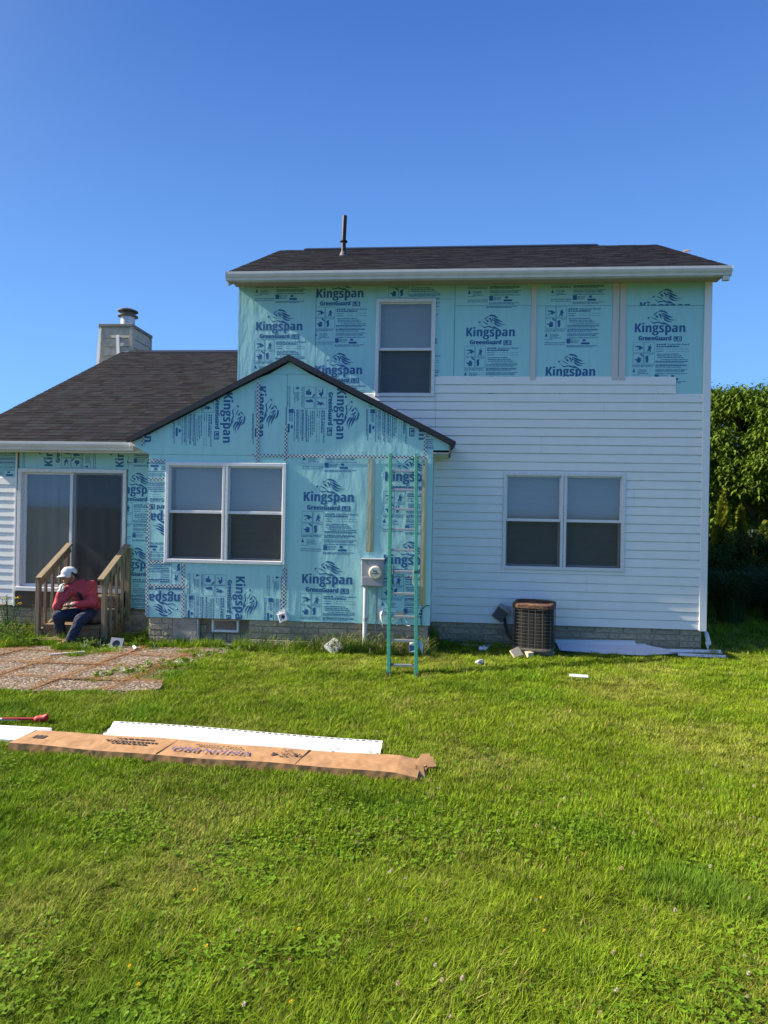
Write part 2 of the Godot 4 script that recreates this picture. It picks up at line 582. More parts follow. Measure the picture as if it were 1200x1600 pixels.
func text_triangles(words: String, bold: bool, fit: Rect2, serif := false) -> PackedVector2Array:
	var f := SystemFont.new()
	f.font_names = PackedStringArray(["Droid Serif" if serif else "Droid Sans"])
	f.font_weight = 700 if bold else 400
	var t := TextMesh.new()
	t.font = f
	t.text = words
	t.font_size = 64
	t.pixel_size = 0.01
	t.curve_step = 4.0
	t.depth = 0.0
	t.horizontal_alignment = HORIZONTAL_ALIGNMENT_LEFT
	var out := PackedVector2Array()
	var lo := Vector2(1e9, 1e9)
	var hi := -lo
	for s in t.get_surface_count():
		var a := t.surface_get_arrays(s)
		var vs: PackedVector3Array = a[Mesh.ARRAY_VERTEX]
		var ns: PackedVector3Array = a[Mesh.ARRAY_NORMAL]
		var ix: PackedInt32Array = a[Mesh.ARRAY_INDEX] if a[Mesh.ARRAY_INDEX] != null else PackedInt32Array(range(vs.size()))
		for i in range(0, ix.size(), 3):
			if ns[ix[i]].z < 0.5:
				continue
			for k in 3:
				var p := Vector2(vs[ix[i + k]].x, vs[ix[i + k]].y)
				out.append(p)
				lo = lo.min(p)
				hi = hi.max(p)
	var sc := fit.size / (hi - lo)
	for i in out.size():
		out[i] = fit.position + (out[i] - lo) * sc
	return out

func tile_rect(x0: float, y0: float, x1: float, y1: float) -> void:
	tile.append_array(PackedVector2Array([Vector2(x0, y0), Vector2(x1, y0), Vector2(x1, y1), Vector2(x0, y0), Vector2(x1, y1), Vector2(x0, y1)]))

func tile_poly(px: Array, ox := 245.0, oy := 718.0, k := 1116.0) -> void:
	var p := PackedVector2Array()
	for i in range(0, px.size(), 2):
		p.append(Vector2((px[i] - ox) / k, (oy - px[i + 1]) / k))
	var ix := Geometry2D.triangulate_polygon(p)
	for i in ix:
		tile.append(p[i])

func tile_line(x0: float, x1: float, y: float, h: float, fill := 0.86) -> void:
	# a row of small print: words with gaps between them
	var x := x0
	while x < x1 - 0.006:
		var w := minf(rng.randf_range(0.012, 0.05), x1 - x)
		tile_rect(x, y, x + w * 0.99, y + h * rng.randf_range(0.8, 1.1))
		x += w + rng.randf_range(0.003, 0.007) / fill

func build_tile() -> void:
	var over := [PackedVector2Array(), PackedVector2Array(), PackedVector2Array(), PackedVector2Array()]
	over[0].append_array(text_triangles("Kingspan", true, Rect2(0.003, -0.058, 0.712, 0.186)))
	tile.append_array(text_triangles("Kingspan", true, Rect2(-0.003, -0.058, 0.712, 0.186)))
	tile_rect(0.72, 0.0, 0.728, 0.008)
	var shift := [[-0.003, 0.0015], [0.003, 0.0015], [-0.003, -0.0015], [0.003, -0.0015]]
	for i in 4:
		over[i].append_array(text_triangles("GreenGuard", true, Rect2(0.054 + shift[i][0], -0.132 + shift[i][1], 0.462, 0.066)))
	# the white letters in the dark box: leave them out of the box by building it round them
	tile_rect(0.551, -0.146, 0.668, -0.134)
	tile_rect(0.551, -0.084, 0.668, -0.073)
	tile_rect(0.551, -0.134, 0.566, -0.084)
	tile_rect(0.576, -0.124, 0.612, -0.084)
	tile_rect(0.604, -0.134, 0.614, -0.124)
	tile_rect(0.652, -0.134, 0.668, -0.084)
	tile_rect(0.625, -0.123, 0.644, -0.112)
	tile_rect(0.625, -0.112, 0.634, -0.094)
	tile_rect(0.634, -0.103, 0.652, -0.094)
	tile_rect(0.521, -0.077, 0.53, -0.070)
	var flat := tile
	tile = over[1]
	# lion's head with a streaming mane
	for p in [
		[598, 392, 648, 368, 718, 384, 772, 432, 742, 428, 690, 404, 640, 398],
		[655, 418, 722, 430, 792, 466, 852, 496, 800, 494, 728, 468],
		[676, 450, 742, 478, 805, 520, 912, 535, 800, 538, 722, 508],
		[690, 484, 730, 520, 782, 550, 852, 563, 770, 570, 708, 536],
		[668, 438, 690, 470, 676, 478, 655, 446],
		[538, 445, 560, 415, 598, 400, 604, 412, 570, 430, 552, 458],
		[556, 462, 584, 452, 606, 470, 612, 496, 596, 500, 578, 484],
		[438, 497, 455, 482, 480, 484, 484, 494, 462, 498, 468, 512, 450, 518],
		[466, 518, 500, 556, 534, 574, 620, 556, 702, 590, 722, 612, 690, 606, 612, 576, 530, 594, 488, 552],
		[512, 476, 530, 496, 560, 502, 600, 530, 596, 540, 550, 516, 516, 500],
		[606, 430, 640, 425, 660, 470, 665, 520, 650, 500, 632, 460],
		[668, 560, 720, 574, 800, 625, 780, 628, 712, 600]]:
		tile_poly(p)
	over[1] = tile
	tile = flat
	# four pictograms
	for q in [[-0.022, -0.154], [0.135, -0.154], [-0.022, -0.322], [0.135, -0.322]]:
		var x: float = q[0]
		var y: float = q[1]
		tile_rect(x, y - 0.004, x + 0.152, y)
		tile_rect(x, y - 0.159, x + 0.152, y - 0.155)
		tile_rect(x, y - 0.155, x + 0.004, y - 0.004)
		tile_rect(x + 0.148, y - 0.155, x + 0.152, y - 0.004)
	tile_poly([250, 955, 330, 950, 380, 985, 370, 1000, 330, 1000, 300, 975, 255, 970])
	tile_poly([320, 985, 350, 1000, 330, 1030, 305, 1000])
	tile_poly([260, 1030, 300, 995, 310, 1000, 268, 1038])
	tile_poly([462, 955, 490, 950, 520, 985, 500, 1000, 505, 1050, 482, 1050, 480, 1015, 458, 1052, 440, 1050, 462, 1000])
	tile_poly([488, 930, 502, 930, 505, 948, 488, 946])
	tile_poly([250, 1165, 290, 1170, 300, 1135, 350, 1150, 345, 1225, 285, 1228, 280, 1195, 252, 1182])
	tile_poly([330, 1075, 350, 1080, 392, 1120, 385, 1135, 340, 1105])
	tile_poly([422, 1120, 470, 1110, 462, 1150, 470, 1180, 455, 1228, 422, 1228, 428, 1180, 415, 1160])
	tile_poly([470, 1095, 540, 1092, 540, 1098, 472, 1102])
	# small print
	tile.append_array(text_triangles("Insulation Board", true, Rect2(0.47, -0.203, 0.302, 0.028)))
	tile_line(0.31, 0.635, -0.230, 0.020)
	tile_line(0.312, 0.455, -0.200, 0.020)
	for d in [[0.31, 0.418, -0.262, 0.010], [0.31, 0.418, -0.295, 0.010], [0.32, 0.622, -0.338, 0.012], [0.32, 0.668, -0.363, 0.012], [0.327, 0.69, -0.388, 0.012], [0.38, 0.762, -0.418, 0.011], [0.30, 0.757, -0.446, 0.014],
			[0.30, 0.70, -0.462, 0.009], [0.30, 0.745, -0.491, 0.009], [0.30, 0.744, -0.508, 0.014], [0.30, 0.66, -0.528, 0.010], [0.30, 0.76, -0.558, 0.009], [0.30, 0.73, -0.575, 0.009], [0.30, 0.72, -0.59, 0.009], [0.30, 0.745, -0.622, 0.011],
			[-0.025, 0.275, -0.502, 0.009], [-0.025, 0.26, -0.520, 0.009], [0.05, 0.17, -0.565, 0.009], [0.05, 0.18, -0.585, 0.009], [0.05, 0.15, -0.603, 0.009], [0.05, 0.20, -0.622, 0.009], [-0.03, 0.08, -0.640, 0.007],
			[-0.03, 0.27, -0.695, 0.010], [-0.03, 0.265, -0.722, 0.010], [0.355, 0.475, -0.652, 0.009], [0.355, 0.47, -0.672, 0.009], [0.355, 0.46, -0.692, 0.009], [0.29, 0.74, -0.738, 0.010], [0.29, 0.67, -0.755, 0.010]]:
		tile_line(d[0], d[1], d[2], d[3])
	var x := 0.465
	while x < 0.76:
		tile_rect(x, -0.262, x + 0.008, -0.252)
		tile_rect(x + 0.004, -0.295, x + 0.014, -0.286)
		x += rng.randf_range(0.016, 0.026)
	tile_rect(0.291, -0.70, 0.349, -0.63)
	tile_rect(0.524, -0.668, 0.569, -0.638)
	tile_poly([805, 1492, 815, 1480, 935, 1480, 945, 1490, 945, 1505, 935, 1515, 815, 1515, 805, 1505])
	tile_poly([215, 1385, 240, 1320, 265, 1385])
	sheets.append(tile)
	for s in over:
		sheets.append(s)

func clip_convex(p: PackedVector2Array, poly: PackedVector2Array) -> PackedVector2Array:
	var cur := p
	for i in poly.size():
		var a := poly[i]
		var e := poly[(i + 1) % poly.size()] - a
		var nxt := PackedVector2Array()
		for j in cur.size():
			var s := cur[j]
			var t := cur[(j + 1) % cur.size()]
			var ds := e.cross(s - a)
			var dt := e.cross(t - a)
			if ds >= 0:
				nxt.append(s)
			if (ds >= 0) != (dt >= 0):
				nxt.append(s + (t - s) * (ds / (ds - dt)))
		cur = nxt
		if cur.is_empty():
			return cur
	return cur

func print_on(poly: PackedVector2Array, prints: Array, z: float, parent: Node) -> void:
	var mb := MB.new()
	var box := Rect2(poly[0], Vector2.ZERO)
	for p in poly:
		box = box.expand(p)
	for pr in prints:
		var u := Vector2(1, 0)
		var w := Vector2(0, 1)
		match pr[1]:
			1: u = Vector2(0, -1); w = Vector2(1, 0)
			2: u = Vector2(-1, 0); w = Vector2(0, -1)
			3: u = Vector2(0, 1); w = Vector2(-1, 0)
		for rep in range(-3, 4):
			var o: Vector2 = pr[0] + w * PERIOD * rep
			var span := Rect2(o + u * -0.05 + w * -0.78, Vector2.ZERO).expand(o + u * 0.8 + w * 0.33)
			if not span.intersects(box):
				continue
			for level in sheets.size():
				var ts := sheets[level]
				var zz := z + 0.0004 * level
				for i in range(0, ts.size(), 3):
					var t := PackedVector2Array([o + u * ts[i].x + w * ts[i].y, o + u * ts[i + 1].x + w * ts[i + 1].y, o + u * ts[i + 2].x + w * ts[i + 2].y])
					if not (box.has_point(t[0]) or box.has_point(t[1]) or box.has_point(t[2])):
						continue
					var q := clip_convex(t, poly)
					for k in range(1, q.size() - 1):
						var a := Vector3(q[0].x, q[0].y, zz)
						var b := Vector3(q[k].x, q[k].y, zz)
						var d := Vector3(q[k + 1].x, q[k + 1].y, zz)
						if (q[k] - q[0]).cross(q[k + 1] - q[0]) > 0:
							mb.tri(a, b, d)
						else:
							mb.tri(a, d, b)
	if mb.v.size():
		setting(part("print", mb, M.print, parent), "stuff")

func rect_poly(x0: float, y0: float, x1: float, y1: float) -> PackedVector2Array:
	return PackedVector2Array([Vector2(x0, y0), Vector2(x1, y0), Vector2(x1, y1), Vector2(x0, y1)])

func foam(poly: PackedVector2Array, prints: Array, z: float, parent: Node, label := "") -> void:
	var p := poly
	if Geometry2D.is_polygon_clockwise(p):
		p = p.duplicate(); p.reverse()
	var zz := z - rng.randf_range(0.0, 0.0025)
	var mb := MB.new()
	mb.prism(p, z - 0.025, zz)
	var o := part("foam_board", mb, M.foam, parent)
	if label:
		o.set_meta("label", label)
	if prints.size():
		print_on(p, prints, zz + 0.0012, o)

func seam_tape(a: Vector2, b: Vector2, z: float, parent: Node, w := 0.042) -> void:
	# pale sheathing tape with two staggered rows of dark marks
	var dir := (b - a).normalized()
	var side := Vector2(-dir.y, dir.x)
	var l := (b - a).length()
	var mb := MB.new()
	var ink := MB.new()
	var steps := maxi(2, int(l / 0.12))
	var wob := []
	for i in steps + 1:
		wob.append(rng.randf_range(-0.002, 0.002))
	for i in steps:
		var p: Vector2 = a + dir * (l * i / steps)
		var q: Vector2 = a + dir * (l * (i + 1) / steps)
		var c0: Vector2 = p - side * (w / 2 + wob[i])
		var c1: Vector2 = q - side * (w / 2 + wob[i + 1])
		var c2: Vector2 = q + side * (w / 2 - wob[i + 1])
		var c3: Vector2 = p + side * (w / 2 - wob[i])
		mb.quad(Vector3(c0.x, c0.y, z + 0.004), Vector3(c1.x, c1.y, z + 0.004), Vector3(c2.x, c2.y, z + 0.004), Vector3(c3.x, c3.y, z + 0.004))
	var t := 0.0
	var row := 0
	while t < l - 0.03:
		var s := side * (0.010 if row % 2 == 0 else -0.010)
		var p := a + dir * t + s
		var q := a + dir * (t + 0.024) + s
		ink.quad(Vector3(p.x - side.x * 0.0075, p.y - side.y * 0.0075, z + 0.0055), Vector3(q.x - side.x * 0.0075, q.y - side.y * 0.0075, z + 0.0055), Vector3(q.x + side.x * 0.0075, q.y + side.y * 0.0075, z + 0.0055), Vector3(p.x + side.x * 0.0075, p.y + side.y * 0.0075, z + 0.0055))
		t += 0.027
		row += 1
	var o := part("seam_tape", mb, M.tape_white, parent)
	setting(part("print", ink, M.tape_black, o), "stuff")

# -------------------------------------------------------------------------------------------------- walls with openings
func wall_with_holes(mb: MB, x0: float, x1: float, y0: float, y1: float, z0: float, z1: float, holes: Array) -> void:
	var xs := [x0, x1]
	var ys := [y0, y1]
	for h in holes:
		for k in [h.position.x, h.end.x]:
			if k > x0 and k < x1: xs.append(k)
		for k in [h.position.y, h.end.y]:
			if k > y0 and k < y1: ys.append(k)
	xs.sort(); ys.sort()
	for i in xs.size() - 1:
		for j in ys.size() - 1:
			var c := Vector2((xs[i] + xs[i + 1]) / 2, (ys[j] + ys[j + 1]) / 2)
			if holes.any(func(h): return h.has_point(c)):
				continue
			mb.box(Vector3(xs[i], ys[j], z0), Vector3(xs[i + 1], ys[j + 1], z1))

const COURSE := 0.127

func siding_course(mb: MB, x0: float, x1: float, base: float, ya: float, yb: float, z: float) -> void:
	# one lap between ya and yb of the course that starts at base; the face leans out towards its foot
	var n := maxi(1, int((x1 - x0) / 0.35))
	var f := func(y: float) -> float: return z + 0.0035 + 0.0125 * (1.0 - (y - base) / COURSE) - (0.007 * smoothstep(COURSE - 0.014, COURSE - 0.004, y - base))
	for i in n:
		var a := lerpf(x0, x1, float(i) / n)
		var b := lerpf(x0, x1, float(i + 1) / n)
		var wa := 0.0012 * sin(a * 3.1 + base * 17.0) + 0.0006 * sin(a * 9.0 + base * 31.0)
		var wb := 0.0012 * sin(b * 3.1 + base * 17.0) + 0.0006 * sin(b * 9.0 + base * 31.0)
		var lo := ya
		if ya <= base + 0.001:
			lo = ya + 0.006
			mb.quad(Vector3(a, ya, z + 0.001), Vector3(b, ya, z + 0.001), Vector3(b, ya + 0.0005, f.call(ya) + wb - 0.002), Vector3(a, ya + 0.0005, f.call(ya) + wa - 0.002))
			mb.quad(Vector3(a, ya + 0.0005, f.call(ya) + wa - 0.002), Vector3(b, ya + 0.0005, f.call(ya) + wb - 0.002), Vector3(b, lo, f.call(lo) + wb), Vector3(a, lo, f.call(lo) + wa))
		var ys := [lo, yb]
		if yb > base + COURSE - 0.01 and lo < base + COURSE - 0.02:
			ys = [lo, base + COURSE - 0.014, yb]
		for k in ys.size() - 1:
			mb.quad(Vector3(a, ys[k], f.call(ys[k]) + wa), Vector3(b, ys[k], f.call(ys[k]) + wb), Vector3(b, ys[k + 1], f.call(ys[k + 1]) + wb), Vector3(a, ys[k + 1], f.call(ys[k + 1]) + wa))
	# ends
	mb.quad(Vector3(x1, ya, f.call(ya)), Vector3(x1, ya, z), Vector3(x1, yb, z), Vector3(x1, yb, f.call(yb)))
	mb.quad(Vector3(x0, ya, z), Vector3(x0, ya, f.call(ya)), Vector3(x0, yb, f.call(yb)), Vector3(x0, yb, z))

func siding(x0: float, x1: float, base: float, courses: int, z: float, holes: Array, joints: Array, parent: Node) -> void:
	var k := 0
	while k < courses:
		# a panel is two laps; find the pieces that openings and end joints leave of it
		var cuts := [x0, x1]
		var n := mini(2, courses - k)
		for h in holes:
			if h.end.y > base + k * COURSE and h.position.y < base + (k + n) * COURSE:
				for e in [h.position.x, h.end.x]:
					if e > x0 and e < x1: cuts.append(e)
		for j in joints:
			if j[1] == k:
				cuts.append(j[0])
		cuts.sort()
		for i in cuts.size() - 1:
			var mb := MB.new()
			for c in n:
				var b := base + (k + c) * COURSE
				var spans := [[b, b + COURSE]]
				for h in holes:
					if h.position.x < (cuts[i] + cuts[i + 1]) / 2 and h.end.x > (cuts[i] + cuts[i + 1]) / 2:
						var left := []
						for s in spans:
							if h.position.y > s[0]: left.append([s[0], minf(s[1], h.position.y)])
							if h.end.y < s[1]: left.append([maxf(s[0], h.end.y), s[1]])
						spans = left.filter(func(s): return s[1] > s[0] + 0.002)
				for s in spans:
					siding_course(mb, cuts[i] + 0.001, cuts[i + 1] - 0.001, b, s[0], s[1], z)
			if mb.v.size():
				part("siding_panel", mb, M.vinyl, parent)
		k += n

# -------------------------------------------------------------------------------------------------- windows
func window(parent: Node, x0: float, x1: float, y0: float, y1: float, z: float, lights: int, rail: float, shade_gap := 0.0) -> void:
	var w := holder("window", parent)
	var fr := 0.052
	# outer frame: four members, front proud of the wall
	var mb := MB.new()
	mb.cbox(Vector3(x0, y0, z - 0.09), Vector3(x0 + fr, y1, z + 0.032), 0.006)
	mb.cbox(Vector3(x1 - fr, y0, z - 0.09), Vector3(x1, y1, z + 0.032), 0.006)
	mb.cbox(Vector3(x0 + fr - 0.002, y1 - fr, z - 0.09), Vector3(x1 - fr + 0.002, y1, z + 0.030), 0.006)
	mb.cbox(Vector3(x0 + fr - 0.002, y0, z - 0.09), Vector3(x1 - fr + 0.002, y0 + fr, z + 0.034), 0.006)
	part("frame", mb, M.frame_white, w)
	var cols := []
	if lights == 2:
		var c := (x0 + x1) / 2
		mb = MB.new()
		mb.cbox(Vector3(c - 0.042, y0 + fr, z - 0.09), Vector3(c - 0.003, y1 - fr, z + 0.030), 0.005)
		mb.cbox(Vector3(c + 0.003, y0 + fr, z - 0.09), Vector3(c + 0.042, y1 - fr, z + 0.030), 0.005)
		part("mullion", mb, M.frame_white, w)
		cols = [[x0 + fr, c - 0.042], [c + 0.042, x1 - fr]]
	else:
		cols = [[x0 + fr, x1 - fr]]
	for c in cols:
		var a: float = c[0]
		var b: float = c[1]
		var s := 0.026
		# upper sash, then the lower one behind its insect screen
		mb = MB.new()
		mb.cbox(Vector3(a, rail - 0.02, z - 0.045), Vector3(b, rail + 0.022, z + 0.008), 0.004)
		mb.box(Vector3(a, rail + 0.02, z - 0.045), Vector3(a + s * 0.6, y1 - fr, z - 0.012))
		mb.box(Vector3(b - s * 0.6, rail + 0.02, z - 0.045), Vector3(b, y1 - fr, z - 0.012))
		mb.box(Vector3(a + s * 0.6, y1 - fr - s * 0.7, z - 0.044), Vector3(b - s * 0.6, y1 - fr, z - 0.013))
		part("sash", mb, M.frame_white, w)
		mb = MB.new()
		mb.box(Vector3(a, y0 + fr, z - 0.075), Vector3(a + s, rail - 0.021, z - 0.046))
		mb.box(Vector3(b - s, y0 + fr, z - 0.075), Vector3(b, rail - 0.021, z - 0.046))
		mb.box(Vector3(a + s, y0 + fr, z - 0.074), Vector3(b - s, y0 + fr + s, z - 0.047))
		part("sash", mb, M.frame_white, w)
		mb = MB.new()
		mb.box(Vector3(a + s * 0.5, rail + 0.018, z - 0.030), Vector3(b - s * 0.5, y1 - fr - 0.012, z - 0.026))
		part("pane", mb, M.glass, w)
		mb = MB.new()
		mb.box(Vector3(a + s * 0.8, y0 + fr + s * 0.8, z - 0.062), Vector3(b - s * 0.8, rail - 0.018, z - 0.058))
		part("pane", mb, M.glass, w)
		mb = MB.new()
		mb.quad(Vector3(a + 0.008, y0 + fr + 0.008, z - 0.020), Vector3(b - 0.008, y0 + fr + 0.008, z - 0.020), Vector3(b - 0.008, rail - 0.022, z - 0.020), Vector3(a + 0.008, rail - 0.022, z - 0.020))
		part("insect_screen", mb, M.screen, w)
		mb = MB.new()
		for q in [[a, y0 + fr, a + 0.008, rail - 0.02], [b - 0.008, y0 + fr, b, rail - 0.02]]:
			mb.box(Vector3(q[0], q[1], z - 0.024), Vector3(q[2], q[3], z - 0.014))
		mb.box(Vector3(a + 0.008, y0 + fr, z - 0.024), Vector3(b - 0.008, y0 + fr + 0.009, z - 0.014))
		part("screen_frame", mb, M.dark_grey, w)
		# pleated shade behind the glass
		mb = MB.new()
		var gap: float = shade_gap if c == cols[0] else 0.0
		var k := 0
		var y := y0 + fr + 0.01
		while y < y1 - fr - 0.005:
			var zz := z - 0.125 - 0.002 * sin(k * 1.3)
			var z2 := z - 0.125 - 0.002 * sin((k + 1) * 1.3)
			var top := minf(y + 0.022, y1 - fr)
			mb.quad(Vector3(a + gap, y, zz), Vector3(b, y, zz), Vector3(b, top, z2), Vector3(a + gap, top, z2))
			y += 0.022
			k += 1
		part("shade", mb, M.blind, w)

# -------------------------------------------------------------------------------------------------- shingles
func shingles(origin: Vector3, along: Vector3, up: Vector3, width: float, length: float, parent: Node, outline := PackedVector2Array()) -> void:
	var nn := along.cross(up).normalized()
	var mb := MB.new()
	mb.xf = Transform3D(Basis(along, up, nn), origin)
	var expo := 0.143
	var rows := int(ceil(length / expo))
	for r in rows:
		var y0 := r * expo
		var y1 := minf(y0 + expo + 0.012, length)
		var x := -rng.randf_range(0.0, 0.3)
		while x < width:
			var w := rng.randf_range(0.09, 0.24)
			var a := clampf(x, 0, width)
			var b := clampf(x + w - 0.0015, 0, width)
			x += w
			if b - a < 0.01:
				continue
			var th := 0.004 if rng.randf() < 0.5 else 0.0065
			var tone := rng.randf_range(0.62, 1.38)
			var warm := rng.randf_range(-0.003, 0.004)
			mb.ink = Color(0.0195 * tone + warm * 0.5, 0.0205 * tone + warm * 0.5, 0.0262 * tone + warm * 0.5)
			var o0 := 0.006 + th
			var o1 := 0.004 + th * 0.6
			var drop := rng.randf_range(-0.002, 0.002)
			mb.quad(Vector3(a, y0 + drop, o0), Vector3(b, y0 + drop, o0), Vector3(b, y1, o1), Vector3(a, y1, o1))
			mb.quad(Vector3(a, y0 + drop, 0), Vector3(b, y0 + drop, 0), Vector3(b, y0 + drop, o0), Vector3(a, y0 + drop, o0))
			mb.quad(Vector3(a, y1, 0), Vector3(a, y0 + drop, 0), Vector3(a, y0 + drop, o0), Vector3(a, y1, o1))
			mb.quad(Vector3(b, y0 + drop, 0), Vector3(b, y1, 0), Vector3(b, y1, o1), Vector3(b, y0 + drop, o0))
	setting(part("shingles", mb, M.shingle, parent, true), "stuff")

func slab(mb: MB, a: Vector3, b: Vector3, d: Vector3, e: Vector3, thick: float) -> void:
	# a plate under the quad a b d e (anticlockwise from above)
	var nn := (d - a).cross(e - b).normalized() * thick
	mb.quad(a, b, d, e)
	mb.quad(e - nn, d - nn, b - nn, a - nn)
	mb.quad(a - nn, b - nn, b, a)
	mb.quad(b - nn, d - nn, d, b)
	mb.quad(d - nn, e - nn, e, d)
	mb.quad(e - nn, a - nn, a, e)

func gutter(x0: float, x1: float, top: float, z: float, parent: Node, back := 0.0) -> void:
	# K-style trough; z is its back, it stands out 0.125 from there
	var prof := PackedVector2Array([Vector2(0, 0), Vector2(0.085, 0.0), Vector2(0.092, 0.03), Vector2(0.112, 0.055), Vector2(0.122, 0.085), Vector2(0.122, 0.12), Vector2(0.112, 0.122), Vector2(0.112, 0.112), Vector2(0.108, 0.088), Vector2(0.1, 0.06), Vector2(0.08, 0.035), Vector2(0.076, 0.008), Vector2(0.006, 0.008), Vector2(0.006, 0.12), Vector2(0, 0.12)])
	var mb := MB.new()
	# the outline lies in (z, y); turn it so that it runs along x
	mb.xf = Transform3D(Basis(Vector3(0, 0, 1), Vector3(0, 1, 0), Vector3(-1, 0, 0)), Vector3(0, top - 0.12, z))
	mb.prism(prof, -x1, -x0)
	var g := part("gutter", mb, M.gutter, parent)
	mb = MB.new()
	mb.xf = Transform3D(Basis(Vector3(0, 0, 1), Vector3(0, 1, 0), Vector3(-1, 0, 0)), Vector3(0, top - 0.12, z))
	var cap := PackedVector2Array([Vector2(-0.003, -0.003), Vector2(0.087, -0.003), Vector2(0.094, 0.03), Vector2(0.114, 0.055), Vector2(0.125, 0.085), Vector2(0.125, 0.123), Vector2(-0.003, 0.123)])
	mb.prism(cap, -x0 - 0.001, -x0 + 0.004)
	part("end_cap", mb, M.gutter, g)
	mb = MB.new()
	mb.xf = Transform3D(Basis(Vector3(0, 0, 1), Vector3(0, 1, 0), Vector3(-1, 0, 0)), Vector3(0, top - 0.12, z))
	mb.prism(cap, -x1 - 0.004, -x1 + 0.001)
	part("end_cap", mb, M.gutter, g)

func bricks(x0: float, x1: float, y0: float, y1: float, z: float, parent: Node, skip: Array = [], h := 0.092, w := 0.405) -> void:
	var shapes := []
	for k in 5:
		var mb := MB.new()
		var t := [0.86, 1.0, 0.94, 1.1, 0.78][k] as float
		mb.ink = Color(t, t, t)
		mb.cbox(Vector3(0, 0, -0.03), Vector3(w - 0.010, h - 0.010, 0.0), 0.006)
		shapes.append(mb.mesh(true))
	var row := 0
	var y := y1 - h
	while y > y0 - h:
		var x := x0 - (w / 2 if row % 2 else 0.0)
		while x < x1 - 0.02:
			var a := maxf(x, x0)
			var b := minf(x + w, x1)
			if b - a > 0.04 and not skip.any(func(s): return s.intersects(Rect2(a, y, b - a, h))):
				var at := Transform3D(Basis.from_scale(Vector3((b - a - 0.01) / (w - 0.01), 1, 1)), Vector3(a + 0.005, y + 0.005, z + rng.randf_range(-0.004, 0.003)))
				shape("brick", shapes[rng.randi() % 5], M.block, parent, at)
			x += w
		y -= h
		row += 1

